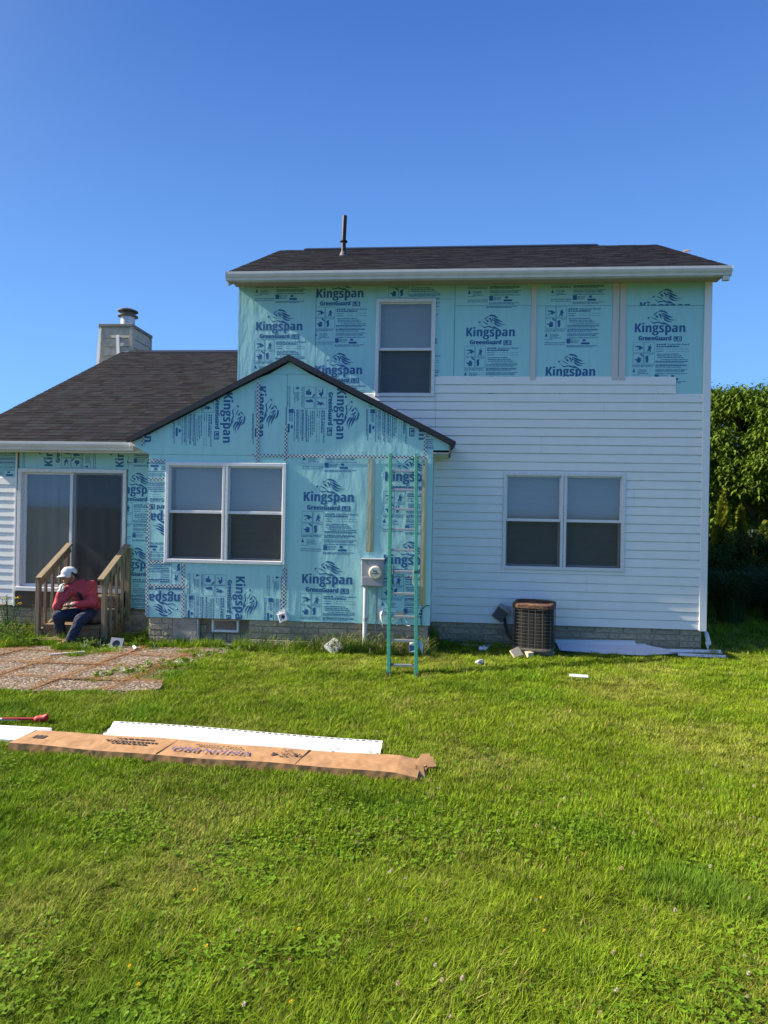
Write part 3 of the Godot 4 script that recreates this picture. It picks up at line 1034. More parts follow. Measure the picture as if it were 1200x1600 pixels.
func build_house() -> void:
	build_tile()
	var house := thing("house", "two-storey house with white siding half fitted over printed aqua foam boards", "house", Vector3.ZERO)
	var B := 0.7024
	# ---------------------------------------------------------------- structural core, with openings
	var uw := Rect2(2.108, 3.368, 0.90, 1.475)
	var rw := Rect2(4.055, 0.8106, 1.769, 1.4435)
	var bw := Rect2(-0.826, 0.8456, 1.768, 1.4441)
	var dr := Rect2(-3.532, 0.30, 1.775, 1.9135)
	var inset := func(r: Rect2) -> Rect2: return r.grow(-0.012)
	var mb := MB.new()
	wall_with_holes(mb, 0.0, 6.97, 0.0, 5.06, -0.16, -0.026, [inset.call(uw), inset.call(rw)])
	wall_with_holes(mb, -4.1, -0.001, 0.0, 2.5, -0.16, -0.026, [inset.call(dr)])
	wall_with_holes(mb, -1.09, 3.01, 0.03, 2.46, B - 0.16, B - 0.026, [inset.call(bw)])
	mb.box(Vector3(-1.065, 0.03, -0.026), Vector3(-0.98, 2.46, B - 0.16))
	mb.box(Vector3(2.90, 0.03, -0.026), Vector3(2.985, 2.46, B - 0.16))
	# sides and front of the house
	mb.box(Vector3(6.85, 0.0, -5.7), Vector3(6.97, 5.06, -0.16))
	mb.box(Vector3(0.0, 2.4, -5.7), Vector3(0.12, 5.06, -0.16))
	mb.box(Vector3(0.0, 0.0, -5.82), Vector3(6.97, 5.06, -5.70))
	mb.box(Vector3(-4.1, 0.0, -10.2), Vector3(-3.98, 2.5, -0.16))
	mb.box(Vector3(-3.98, 0.0, -10.2), Vector3(0.0, 2.5, -10.08))
	part("wall_core", mb, M.wall_core, house)
	mb = MB.new()
	# gable triangles of the bump-out, the upper storey ends and the wing end
	mb.prism(PackedVector2Array([Vector2(-1.09, 2.46), Vector2(3.01, 2.46), Vector2(0.96, 3.50)]), B - 0.14, B - 0.026)
	part("gable_wall", mb, M.wall_core, house)
	for xx in [[6.85, 6.97], [0.0, 0.12]]:
		mb = MB.new()
		mb.xf = Transform3D(Basis(Vector3(0, 0, -1), Vector3(0, 1, 0), Vector3(1, 0, 0)), Vector3.ZERO)
		mb.prism(PackedVector2Array([Vector2(0.16, 5.06), Vector2(5.7, 5.06), Vector2(2.93, 6.45)]), xx[0], xx[1])
		part("gable_wall", mb, M.vinyl_trim, house)
	mb = MB.new()
	mb.xf = Transform3D(Basis(Vector3(0, 0, -1), Vector3(0, 1, 0), Vector3(1, 0, 0)), Vector3.ZERO)
	mb.prism(PackedVector2Array([Vector2(0.16, 2.5), Vector2(10.1, 2.5), Vector2(5.1, 5.05)]), -4.1, -3.98)
	part("gable_wall", mb, M.vinyl_trim, house)
	# dark rooms behind the glass: floors and a partition
	mb = MB.new()
	mb.box(Vector3(0.12, 2.45, -5.7), Vector3(6.85, 2.60, -0.16))
	mb.box(Vector3(0.0, 0.0, -2.6), Vector3(6.85, 2.45, -2.5))
	mb.box(Vector3(0.12, 2.6, -2.6), Vector3(6.85, 5.06, -2.5))
	mb.box(Vector3(-3.98, -0.1, -10.08), Vector3(6.97, -0.001, -0.17))
	part("interior_partition", mb, M.room_paint, house)
	# ---------------------------------------------------------------- foam boards of the upper storey
	var P := func(x: float, y: float, r: int) -> Array: return [Vector2(x, y), r]
	foam(rect_poly(0.0, 2.6, 1.18, 5.07), [P.call(0.262, 4.392, 0)], 0.0, house)
	foam(rect_poly(1.187, 2.6, 2.112, 5.07), [P.call(1.193, 4.886, 0)], 0.0, house)
	foam(rect_poly(2.116, 4.835, 3.288, 5.07), [P.call(2.31, 5.341, 0)], 0.0, house)
	foam(rect_poly(3.0, 3.3, 3.288, 4.832), [P.call(2.31, 5.341, 0)], 0.0, house)
	foam(rect_poly(3.294, 3.3, 4.46, 4.732), [P.call(3.47, 4.288, 0)], 0.0, house)
	foam(rect_poly(3.294, 4.737, 4.46, 5.07), [P.call(3.507, 5.508, 0)], 0.0, house)
	foam(rect_poly(4.465, 3.3, 5.64, 4.722), [P.call(4.649, 4.865, 0)], 0.0, house)
	foam(rect_poly(4.465, 4.727, 5.64, 5.07), [P.call(4.73, 5.509, 0)], 0.0, house)
	foam(rect_poly(5.665, 3.3, 6.97, 4.712), [P.call(5.922, 4.338, 0)], 0.0, house)
	foam(rect_poly(5.665, 4.717, 6.97, 5.07), [P.call(5.989, 4.647, 0)], 0.0, house)
	# furring strips between the boards
	for s in [[4.421, 4.496], [5.598, 5.685], [5.702, 5.791]]:
		mb = MB.new()
		mb.cbox(Vector3(s[0], 3.62, 0.001), Vector3(s[1], 5.045, 0.014), 0.002)
		part("furring_strip", mb, M.furring, house)
	# side of the upper storey towards the wing
	mb = MB.new()
	mb.box(Vector3(-0.025, 2.5, -5.82), Vector3(-0.0005, 5.06, -0.001))
	part("foam_board", mb, M.foam, house)
	# ---------------------------------------------------------------- foam boards of the bump-out
	var rake := func(x: float) -> float: return 3.735 - 0.507 * absf(x - 0.96)
	var ln := P.call(-0.438, 0.368, 2) as Array
	foam(PackedVector2Array([Vector2(-1.30, 2.51), Vector2(-1.09, 2.40), Vector2(0.515, 2.40), Vector2(0.515, rake.call(0.515)), Vector2(-1.30, rake.call(-1.30))]), [P.call(0.016, 3.291, 1)], B, house)
	foam(PackedVector2Array([Vector2(0.52, 2.40), Vector2(0.922, 2.40), Vector2(0.922, 3.56), Vector2(0.655, 3.56), Vector2(0.52, rake.call(0.52))]), [P.call(0.501, 3.384, 1)], B, house)
	foam(PackedVector2Array([Vector2(0.927, 2.40), Vector2(2.895, 2.40), Vector2(2.895, rake.call(2.895)), Vector2(1.266, 3.56), Vector2(0.927, 3.56)]), [P.call(1.655, 3.359, 1)], B, house)
	foam(PackedVector2Array([Vector2(0.665, 3.564), Vector2(1.255, 3.564), Vector2(0.96, rake.call(0.96))]), [], B, house)
	foam(PackedVector2Array([Vector2(2.90, 2.40), Vector2(3.014, 2.40), Vector2(3.014, 2.50), Vector2(3.24, 2.50), Vector2(3.24, rake.call(3.24)), Vector2(2.90, rake.call(2.90))]), [P.call(2.55, 2.98, 0)], B, house)
	foam(rect_poly(-1.09, 2.05, -0.815, 2.396), [ln], B, house)
	foam(rect_poly(-1.09, 0.83, -0.815, 2.046), [ln], B, house)
	foam(rect_poly(-1.09, 0.50, -0.545, 0.852), [ln], B, house)
	foam(rect_poly(-1.09, 0.045, -0.545, 0.496), [ln], B, house, "off-cut fitted upside down")
	foam(rect_poly(-0.815, 2.283, 0.93, 2.396), [], B, house)
	foam(PackedVector2Array([Vector2(-0.54, 0.055), Vector2(0.925, 0.05), Vector2(0.925, 0.852), Vector2(-0.54, 0.852)]), [P.call(0.244, 0.662, 1)], B, house)
	foam(rect_poly(0.936, 0.05, 2.14, 2.396), [P.call(1.194, 1.772, 0)], B, house)
	foam(rect_poly(2.145, 0.05, 2.90, 2.396), [P.call(2.35, 2.075, 0)], B, house)
	foam(rect_poly(2.905, 0.05, 3.014, 2.396), [], B, house)
	# its short side walls
	mb = MB.new()
	mb.box(Vector3(2.99, 0.05, 0.0), Vector3(3.014, 2.46, B - 0.0255))
	part("foam_board", mb, M.foam, house)
	mb = MB.new()
	mb.box(Vector3(-1.09, 0.05, 0.0), Vector3(-1.066, 2.46, B - 0.0255))
	part("foam_board", mb, M.foam, house)
	var tape_lift := 0.0
	for t in [[-1.08, 2.31, -0.83, 2.304], [-1.09, 2.04, -0.83, 2.04], [0.44, 2.398, 2.95, 2.402], [0.518, 2.28, 0.516, 3.47], [0.925, 2.33, 0.922, 2.83], [2.90, 2.28, 2.902, 2.72], [-1.18, 2.52, -1.18, 2.66],
			[-1.075, 0.05, -1.072, 1.72], [-1.09, 0.842, -0.83, 0.845], [-0.542, 0.06, -0.542, 0.84], [-1.09, 0.498, -0.45, 0.503], [0.915, 0.22, 0.932, 0.835], [0.95, 0.25, 0.955, 0.835]]:
		seam_tape(Vector2(t[0], t[1]), Vector2(t[2], t[3]), B + tape_lift, house)
		tape_lift = fmod(tape_lift + 0.0032, 0.0128)
	for f in [[2.098, 2.202, 1.06, 2.375], [2.862, 2.94, 0.335, 2.375]]:
		mb = MB.new()
		var steps := 22
		for i in steps:
			var ya := lerpf(f[2], f[3], float(i) / steps)
			var yb := lerpf(f[2], f[3], float(i + 1) / steps)
			var mid: float = (f[0] + f[1]) / 2 + 0.01
			var k0 := 0.004 + 0.002 * sin(i * 0.9) * sin(i * 0.37)
			var k1 := 0.004 + 0.002 * sin((i + 1) * 0.9) * sin((i + 1) * 0.37)
			mb.quad(Vector3(f[0], ya, B + 0.003), Vector3(mid, ya, B + 0.006 + k0), Vector3(mid, yb, B + 0.006 + k1), Vector3(f[0], yb, B + 0.003))
			mb.quad(Vector3(mid, ya, B + 0.006 + k0), Vector3(f[1], ya, B + 0.003), Vector3(f[1], yb, B + 0.003), Vector3(mid, yb, B + 0.006 + k1))
		part("foil_tape", mb, M.foil, house)
	# dents and nail caps in the boards of the bump-out
	mb = MB.new()
	for k in 60:
		var px := rng.randf_range(-1.0, 2.85)
		var py := rng.randf_range(0.15, 2.9)
		if py > rake.call(px) - 0.1 or bw.grow(0.03).has_point(Vector2(px, py)):
			continue
		mb.xf = Transform3D(Basis(Vector3.RIGHT, PI / 2), Vector3(px, py, B + 0.001))
		var r := rng.randf_range(0.006, 0.011)
		mb.lathe([Vector2(r, 0.0), Vector2(r * 0.8, 0.003), Vector2(0.0, 0.0035)], 8)
	setting(part("nail_caps", mb, M.tape_white, house), "stuff")
	# ---------------------------------------------------------------- foam round the sliding door
	foam(rect_poly(-3.53, 2.215, -1.742, 2.47), [P.call(-2.991, 2.257, 3)], 0.0, house)
	foam(rect_poly(-1.738, 0.048, -1.02, 2.47), [P.call(-1.942, 1.855, 0)], 0.0, house)
	foam(rect_poly(-4.1, 1.9, -3.56, 2.47), [P.call(-4.25, 2.80, 0)], 0.0, house)
	for s in [[-1.14, 2.02, 2.13], [-1.13, 0.72, 0.90]]:
		mb = MB.new()
		mb.cbox(Vector3(s[0] - 0.045, s[1], 0.002), Vector3(s[0] + 0.05, s[2], 0.02), 0.003)
		part("wood_shim", mb, M.old_timber, house)
	# ---------------------------------------------------------------- white vinyl siding
	siding(3.035, 6.90, -0.002, 27, 0.0, [rw], [[5.3, 4], [4.9, 8], [5.95, 14], [4.6, 20], [5.5, 24]], house)
	siding(2.1, 6.515, -0.002 + 27 * COURSE, 2, 0.0, [uw], [], house)
	siding(1.2, 3.034, -0.002 + 19 * COURSE, 8, 0.0, [uw], [], house)
	siding(-4.1, -3.575, 0.045, 16, 0.0, [], [], house)
	mb = MB.new()
	mb.cbox(Vector3(3.016, -0.01, 0.0), Vector3(3.04, 2.46, 0.024), 0.003)
	part("channel_trim", mb, M.vinyl_trim, house)
	mb = MB.new()
	mb.cbox(Vector3(-3.578, 0.03, 0.0), Vector3(-3.552, 2.46, 0.024), 0.003)
	part("channel_trim", mb, M.vinyl_trim, house)
	mb = MB.new()
	mb.cbox(Vector3(6.895, -0.02, 0.0), Vector3(7.0, 5.05, 0.026), 0.004)
	mb.cbox(Vector3(6.972, -0.02, -0.09), Vector3(6.999, 5.05, -0.002), 0.004)
	part("corner_post", mb, M.vinyl_trim, house)
	mb = MB.new()
	for k in 40:
		mb.quad(Vector3(6.972, k * COURSE, -5.8), Vector3(6.984, k * COURSE, -0.1), Vector3(6.975, (k + 1) * COURSE, -0.1), Vector3(6.975, (k + 1) * COURSE, -5.8))
	part("side_siding", mb, M.vinyl, house)
	# ---------------------------------------------------------------- windows and door
	window(house, uw.position.x, uw.end.x, uw.position.y, uw.end.y, 0.0, 1, 4.083)
	window(house, rw.position.x, rw.end.x, rw.position.y, rw.end.y, 0.0, 2, 1.545)
	window(house, bw.position.x, bw.end.x, bw.position.y, bw.end.y, B, 2, 1.577, 0.05)
	build_sliding_door(house, dr)
	mb = MB.new()
	mb.cbox(Vector3(-3.55, 0.03, -0.02), Vector3(-1.745, 0.298, 0.004), 0.003)
	part("door_board", mb, M.brown_board, house)
	# ---------------------------------------------------------------- foundation
	var f := holder("foundation", house)
	mb = MB.new()
	wall_with_holes(mb, -4.1, 6.95, -0.8, -0.002, -0.25, -0.038, [])
	mb.box(Vector3(-1.06, -0.8, -0.055), Vector3(-0.34, 0.028, B - 0.038))
	mb.box(Vector3(0.42, -0.8, -0.055), Vector3(2.98, 0.028, B - 0.038))
	wall_with_holes(mb, -0.34, 0.42, -0.8, 0.028, B - 0.25, B - 0.19, [Rect2(-0.12, -0.13, 0.35, 0.145)])
	part("mortar", mb, M.mortar, f)
	bricks(3.0, 6.95, -0.40, 0.0, -0.025, f)
	bricks(-4.1, -1.06, -0.40, 0.045, -0.025, f)
	bricks(0.43, 2.98, -0.40, 0.05, B - 0.025, f)
	bricks(-1.06, -0.70, -0.40, 0.045, B - 0.025, f, [], 0.092, 0.2)
	bricks(-0.34, 0.42, -0.40, 0.05, B - 0.16, f, [Rect2(-0.15, -0.17, 0.42, 0.22)], 0.12, 0.2)
	mb = MB.new()
	mb.cbox(Vector3(-0.70, -0.6, B - 0.10), Vector3(-0.345, 0.045, B - 0.02), 0.006)
	part("parging", mb, M.parge, f)
	mb = MB.new()
	mb.cbox(Vector3(2.935, -0.6, 0.0), Vector3(2.985, 0.045, B - 0.02), 0.006)
	part("parging", mb, M.parge, f)
	mb = MB.new()
	mb.cbox(Vector3(-0.345, -0.335, B - 0.17), Vector3(0.43, -0.315, B - 0.03), 0.004)
	mb.cbox(Vector3(-0.345, -0.315, B - 0.10), Vector3(-0.325, 0.04, B - 0.03), 0.004)
	part("well_trim", mb, M.conduit, f)
	var w := holder("basement_window", house)
	mb = MB.new()
	for q in [[-0.145, -0.155, -0.115, 0.035], [0.225, -0.155, 0.255, 0.035], [-0.115, -0.155, 0.225, -0.125], [-0.115, 0.01, 0.225, 0.035]]:
		mb.cbox(Vector3(q[0], q[1], B - 0.15), Vector3(q[2], q[3], B - 0.09), 0.004)
	part("frame", mb, M.frame_white, w)
	mb = MB.new()
	mb.box(Vector3(-0.115, -0.125, B - 0.13), Vector3(0.225, 0.01, B - 0.126))
	part("pane", mb, M.glass, w)
	build_roofs(house, B)

func build_sliding_door(house: Node, r: Rect2) -> void:
	var d := holder("sliding_door", house)
	var x0 := r.position.x
	var x1 := r.end.x
	var y0 := r.position.y
	var y1 := r.end.y
	var mb := MB.new()
	mb.cbox(Vector3(x0, y0, -0.10), Vector3(x0 + 0.06, y1, 0.03), 0.005)
	mb.cbox(Vector3(x1 - 0.05, y0, -0.10), Vector3(x1, y1, 0.03), 0.005)
	mb.cbox(Vector3(x0 + 0.058, y1 - 0.06, -0.10), Vector3(x1 - 0.048, y1, 0.028), 0.005)
	mb.cbox(Vector3(x0 + 0.002, y0 - 0.02, -0.10), Vector3(x1 - 0.002, y0 + 0.045, 0.05), 0.005)
	part("frame", mb, M.frame_white, d)
	var mid := -2.635
	for s in [[x0 + 0.06, mid + 0.03, -0.055], [mid - 0.045, x1 - 0.05, -0.015]]:
		var p := holder("door_panel", d)
		mb = MB.new()
		var a: float = s[0]
		var b: float = s[1]
		var z: float = s[2]
		mb.cbox(Vector3(a, y0 + 0.045, z - 0.02), Vector3(a + 0.045, y1 - 0.06, z + 0.018), 0.004)
		mb.cbox(Vector3(b - 0.035, y0 + 0.045, z - 0.02), Vector3(b, y1 - 0.06, z + 0.018), 0.004)
		mb.cbox(Vector3(a + 0.043, y1 - 0.09, z - 0.02), Vector3(b - 0.033, y1 - 0.06, z + 0.017), 0.004)
		mb.cbox(Vector3(a + 0.043, y0 + 0.045, z - 0.02), Vector3(b - 0.033, y0 + 0.09, z + 0.017), 0.004)
		part("frame", mb, M.frame_white if a < -3 else M.frame_white, p)
		mb = MB.new()
		mb.box(Vector3(a + 0.04, y0 + 0.085, z - 0.003), Vector3(b - 0.03, y1 - 0.085, z + 0.003))
		part("pane", mb, M.glass, p)
	mb = MB.new()
	mb.quad(Vector3(mid + 0.02, y0 + 0.05, 0.012), Vector3(x1 - 0.052, y0 + 0.05, 0.012), Vector3(x1 - 0.052, y1 - 0.062, 0.012), Vector3(mid + 0.02, y1 - 0.062, 0.012))
	part("insect_screen", mb, M.screen, d)
	# hanging slats inside
	var x := x0 + 0.07
	var k := 0
	while x < x1 - 0.1:
		mb = MB.new()
		mb.xf = Transform3D(Basis(Vector3.UP, 0.7 + 0.5 * sin(k * 2.3)), Vector3(x + 0.045, 0, -0.19))
		mb.box(Vector3(-0.044, y0 + 0.02, -0.001), Vector3(0.044, y1 - 0.03, 0.001))
		part("blind_slat", mb, M.curtain, d)
		x += 0.075
		k += 1

func build_roofs(house: Node, B: float) -> void:
	# main roof, 6 in 12, eave at z 0.42
	var r := holder("main_roof", house)
	var ey := 5.11
	var ez := 0.44
	var rz := -2.80
	var ry := 6.715
	var l := Vector2(ez - rz, ry - ey).length()
	var up := Vector3(0, ry - ey, rz - ez).normalized()
	var mb := MB.new()
	var x0 := -0.07
	var x1 := 7.07
	slab(mb, Vector3(x0, ey, ez), Vector3(x1, ey, ez), Vector3(x1, ry, rz), Vector3(x0, ry, rz), 0.05)
	slab(mb, Vector3(x0, ry - 0.002, rz), Vector3(x1, ry - 0.002, rz), Vector3(x1, ey, 2 * rz - ez), Vector3(x0, ey, 2 * rz - ez), 0.05)
	part("deck", mb, M.black_metal, r)
	shingles(Vector3(x0 - 0.012, ey - 0.003, ez + 0.008), Vector3.RIGHT, up, x1 - x0 + 0.024, l, r)
	# ridge vent
	mb = MB.new()
	mb.prism(PackedVector2Array([Vector2(-0.17, -0.085), Vector2(0, 0.0), Vector2(0.17, -0.085), Vector2(0.17, -0.05), Vector2(0, 0.038), Vector2(-0.17, -0.05)]), 0, 5.55)
	var rv := part("ridge_vent", mb, M.black_metal, r)
	rv.transform = Transform3D(Basis(Vector3(0, 0, -1), Vector3.UP, Vector3.RIGHT), Vector3(0.42, ry + 0.005, rz))
	# a lifted cap shingle at the far rake
	mb = MB.new()
	mb.xf = Transform3D(Basis(Vector3(0, 0, 1), 0.3) * Basis(Vector3.RIGHT, 0.46), Vector3(7.0, 5.93, -1.1))
	mb.box(Vector3(-0.03, 0.0, -0.06), Vector3(0.06, 0.01, 0.06))
	part("cap_shingle", mb, M.old_timber, r)
	# plumbing vent
	var v := holder("vent_pipe", house)
	mb = MB.new()
	mb.tube([Vector3(1.325, 6.12, -1.75), Vector3(1.322, 6.5, -1.75), Vector3(1.335, 6.90, -1.75)], [0.042, 0.042, 0.042], 14)
	part("pipe", mb, M.black_plastic, v)
	mb = MB.new()
	mb.xf = Transform3D(Basis.IDENTITY, Vector3(1.325, 6.17, -1.75))
	mb.lathe([Vector2(0.10, -0.03), Vector2(0.07, 0.03), Vector2(0.05, 0.08), Vector2(0.044, 0.09)], 14)
	part("flashing", mb, M.dark_grey, v)
	mb = MB.new()
	mb.xf = Transform3D(Basis.IDENTITY, Vector3(1.325, 6.43, -1.75))
	mb.lathe([Vector2(0.042, 0.0), Vector2(0.068, 0.005), Vector2(0.068, 0.02), Vector2(0.042, 0.03)], 14)
	part("collar", mb, M.rubber, v)
	# soffit, fascia, gutter of the upper storey
	mb = MB.new()
	mb.box(Vector3(x0 + 0.005, 4.985 + 0.062, 0.0), Vector3(x1 - 0.005, 4.985 + 0.072, 0.325))
	part("soffit", mb, M.soffit, house)
	mb = MB.new()
	mb.cbox(Vector3(x0, 4.97 + 0.05, 0.328), Vector3(x1, 5.125, 0.35), 0.003)
	part("fascia", mb, M.gutter, house)
	gutter(-0.08, 7.09, 5.118, 0.352, house)
	mb = MB.new()
	mb.cbox(Vector3(6.985, 4.93, 0.37), Vector3(7.065, 4.999, 0.43), 0.006)
	part("gutter_outlet", mb, M.gutter, house)
	for s in [0, 1]:
		# rake boards
		var xx := x0 if s == 0 else x1 - 0.02
		mb = MB.new()
		mb.xf = Transform3D(Basis(Vector3(0, 0, -1), Vector3.UP, Vector3.RIGHT), Vector3(xx, 0, 0))
		mb.prism(PackedVector2Array([Vector2(-ez + 0.02, ey - 0.19), Vector2(-ez + 0.02, ey - 0.06), Vector2(-rz, ry - 0.065), Vector2(-2 * rz + ez, ey - 0.06), Vector2(-2 * rz + ez, ey - 0.19), Vector2(-rz, ry - 0.2)]), 0, 0.02)
		part("rake_board", mb, M.gutter, house)
	# ---------------------------------------------------------------- lower wing
	r = holder("wing_roof", house)
	ey = 2.58
	ez = 0.46
	rz = -5.0
	ry = 5.265
	up = Vector3(0, ry - ey, rz - ez).normalized()
	l = Vector2(ez - rz, ry - ey).length()
	x0 = -4.36
	x1 = -0.03
	mb = MB.new()
	slab(mb, Vector3(x0, ey, ez), Vector3(x1, ey, ez), Vector3(x1, ry, rz), Vector3(x0, ry, rz), 0.05)
	slab(mb, Vector3(x0, ry - 0.002, rz), Vector3(x1, ry - 0.002, rz), Vector3(x1, ey, 2 * rz - ez), Vector3(x0, ey, 2 * rz - ez), 0.05)
	part("deck", mb, M.black_metal, r)
	shingles(Vector3(x0 - 0.012, ey - 0.003, ez + 0.008), Vector3.RIGHT, up, x1 - x0 + 0.01, l, r)
	mb = MB.new()
	mb.prism(PackedVector2Array([Vector2(-0.16, -0.075), Vector2(0, 0.0), Vector2(0.16, -0.075), Vector2(0.16, -0.04), Vector2(0, 0.045), Vector2(-0.16, -0.04)]), 0, 4.1)
	rv = part("ridge_vent", mb, M.black_metal, r)
	rv.transform = Transform3D(Basis(Vector3(0, 0, -1), Vector3.UP, Vector3.RIGHT), Vector3(-4.15, ry, rz))
	mb = MB.new()
	mb.box(Vector3(x0 + 0.02, 2.463, 0.0), Vector3(-1.10, 2.473, 0.345))
	part("soffit", mb, M.soffit, house)
	mb = MB.new()
	mb.cbox(Vector3(x0, 2.44, 0.348), Vector3(-1.12, 2.60, 0.37), 0.003)
	part("fascia", mb, M.gutter, house)
	gutter(x0, -1.45, 2.592, 0.372, house)
	mb = MB.new()
	mb.cbox(Vector3(-1.40, 2.515, 0.372), Vector3(-1.29, 2.64, B - 0.03), 0.005)
	part("gutter_return", mb, M.white_plastic, house)
	mb = MB.new()
	mb.xf = Transform3D(Basis(Vector3(0, 0, -1), Vector3.UP, Vector3.RIGHT), Vector3(x0, 0, 0))
	mb.prism(PackedVector2Array([Vector2(-ez + 0.02, ey - 0.19), Vector2(-ez + 0.02, ey - 0.06), Vector2(-rz, ry - 0.065), Vector2(-2 * rz + ez, ey - 0.06), Vector2(-2 * rz + ez, ey - 0.19), Vector2(-rz, ry - 0.2)]), 0, 0.02)
	part("rake_board", mb, M.gutter, house)
	# ---------------------------------------------------------------- gable roof of the bump-out
	r = holder("gable_roof", house)
	mb = MB.new()
	var front := B + 0.075
	var pk := Vector2(0.96, 3.80)
	var tr := Vector2(3.31, 2.61)
	var tl := Vector2(-1.39, 2.61)
	slab(mb, Vector3(pk.x, pk.y, front), Vector3(tr.x, tr.y, front), Vector3(tr.x, tr.y, 0.01), Vector3(pk.x, pk.y, 0.01), 0.045)
	slab(mb, Vector3(tl.x, tl.y, front), Vector3(pk.x, pk.y, front), Vector3(pk.x, pk.y, 0.01), Vector3(tl.x, tl.y, 0.01), 0.045)
	# behind the wall line the left slope runs on until it meets the wing roof
	slab(mb, Vector3(tl.x, tl.y, 0.01), Vector3(-0.03, 3.80 - 0.507 * 0.99, 0.01), Vector3(-0.03, 3.80 - 0.507 * 0.99, -2.0), Vector3(tl.x, tl.y, -2.0), 0.045)
	part("deck", mb, M.black_metal, r)
	for s in [-1.0, 1.0]:
		var along := Vector3(0, 0, -1) if s > 0 else Vector3(0, 0, 1)
		var tip := tr if s > 0 else tl
		var uu := Vector3(pk.x - tip.x, pk.y - tip.y, 0).normalized()
		var o := Vector3(tip.x + 0.012 * s, tip.y - 0.004, front + 0.01 if s > 0 else 0.01)
		shingles(o, along, uu, front, Vector2(pk.x - tip.x, pk.y - tip.y).length(), r)
	# black rake trim seen edge on, right round the gable
	for s in [-1.0, 1.0]:
		mb = MB.new()
		var tip := tr if s > 0 else tl
		mb.prism(PackedVector2Array([tip + Vector2(0, 0.014), tip + Vector2(0, -0.048), tip + Vector2(-0.03 * s, -0.048), Vector2(pk.x, pk.y - 0.062), Vector2(pk.x, pk.y + 0.022)]), front - 0.03, front + 0.014)
		part("rake_trim", mb, M.black_metal, r)
	mb = MB.new()
	mb.cbox(Vector3(3.016, 2.455, 0.02), Vector3(3.235, 2.468, B + 0.02), 0.003)
	part("soffit", mb, M.gutter, r)
	mb = MB.new()
	mb.cbox(Vector3(3.238, 2.45, 0.02), Vector3(3.262, 2.585, B + 0.06), 0.003)
	part("fascia", mb, M.dark_grey, r)
	# flashing where the left slope meets the upper wall
	mb = MB.new()
	mb.bar(Vector3(0.62, 3.72, 0.02), Vector3(0.93, 3.86, 0.02), 0.02, 0.02)
	part("flashing", mb, M.vinyl_trim, r)
	# ---------------------------------------------------------------- front garage wing, hidden behind the house: its roof shades the shrubs
	r = holder("garage_wing", house)
	mb = MB.new()
	mb.box(Vector3(3.2, -0.4, -12.6), Vector3(8.85, 2.60, -5.83))
	part("wall", mb, M.vinyl, r)
	mb = MB.new()
	slab(mb, Vector3(6.2, 4.25, -5.7), Vector3(9.1, 2.66, -5.7), Vector3(9.1, 2.66, -13.0), Vector3(6.2, 4.25, -13.0), 0.1)
	slab(mb, Vector3(2.85, 2.60, -5.84), Vector3(6.2, 4.25, -5.84), Vector3(6.2, 4.25, -13.0), Vector3(2.85, 2.60, -13.0), 0.1)
	part("roof", mb, M.dark_grey, r)
	mb = MB.new()
	mb.prism(PackedVector2Array([Vector2(3.2, 2.6), Vector2(8.85, 2.6), Vector2(6.2, 4.1)]), -12.5, -12.4)
	part("gable_wall", mb, M.vinyl, r)
	build_chimney(house)

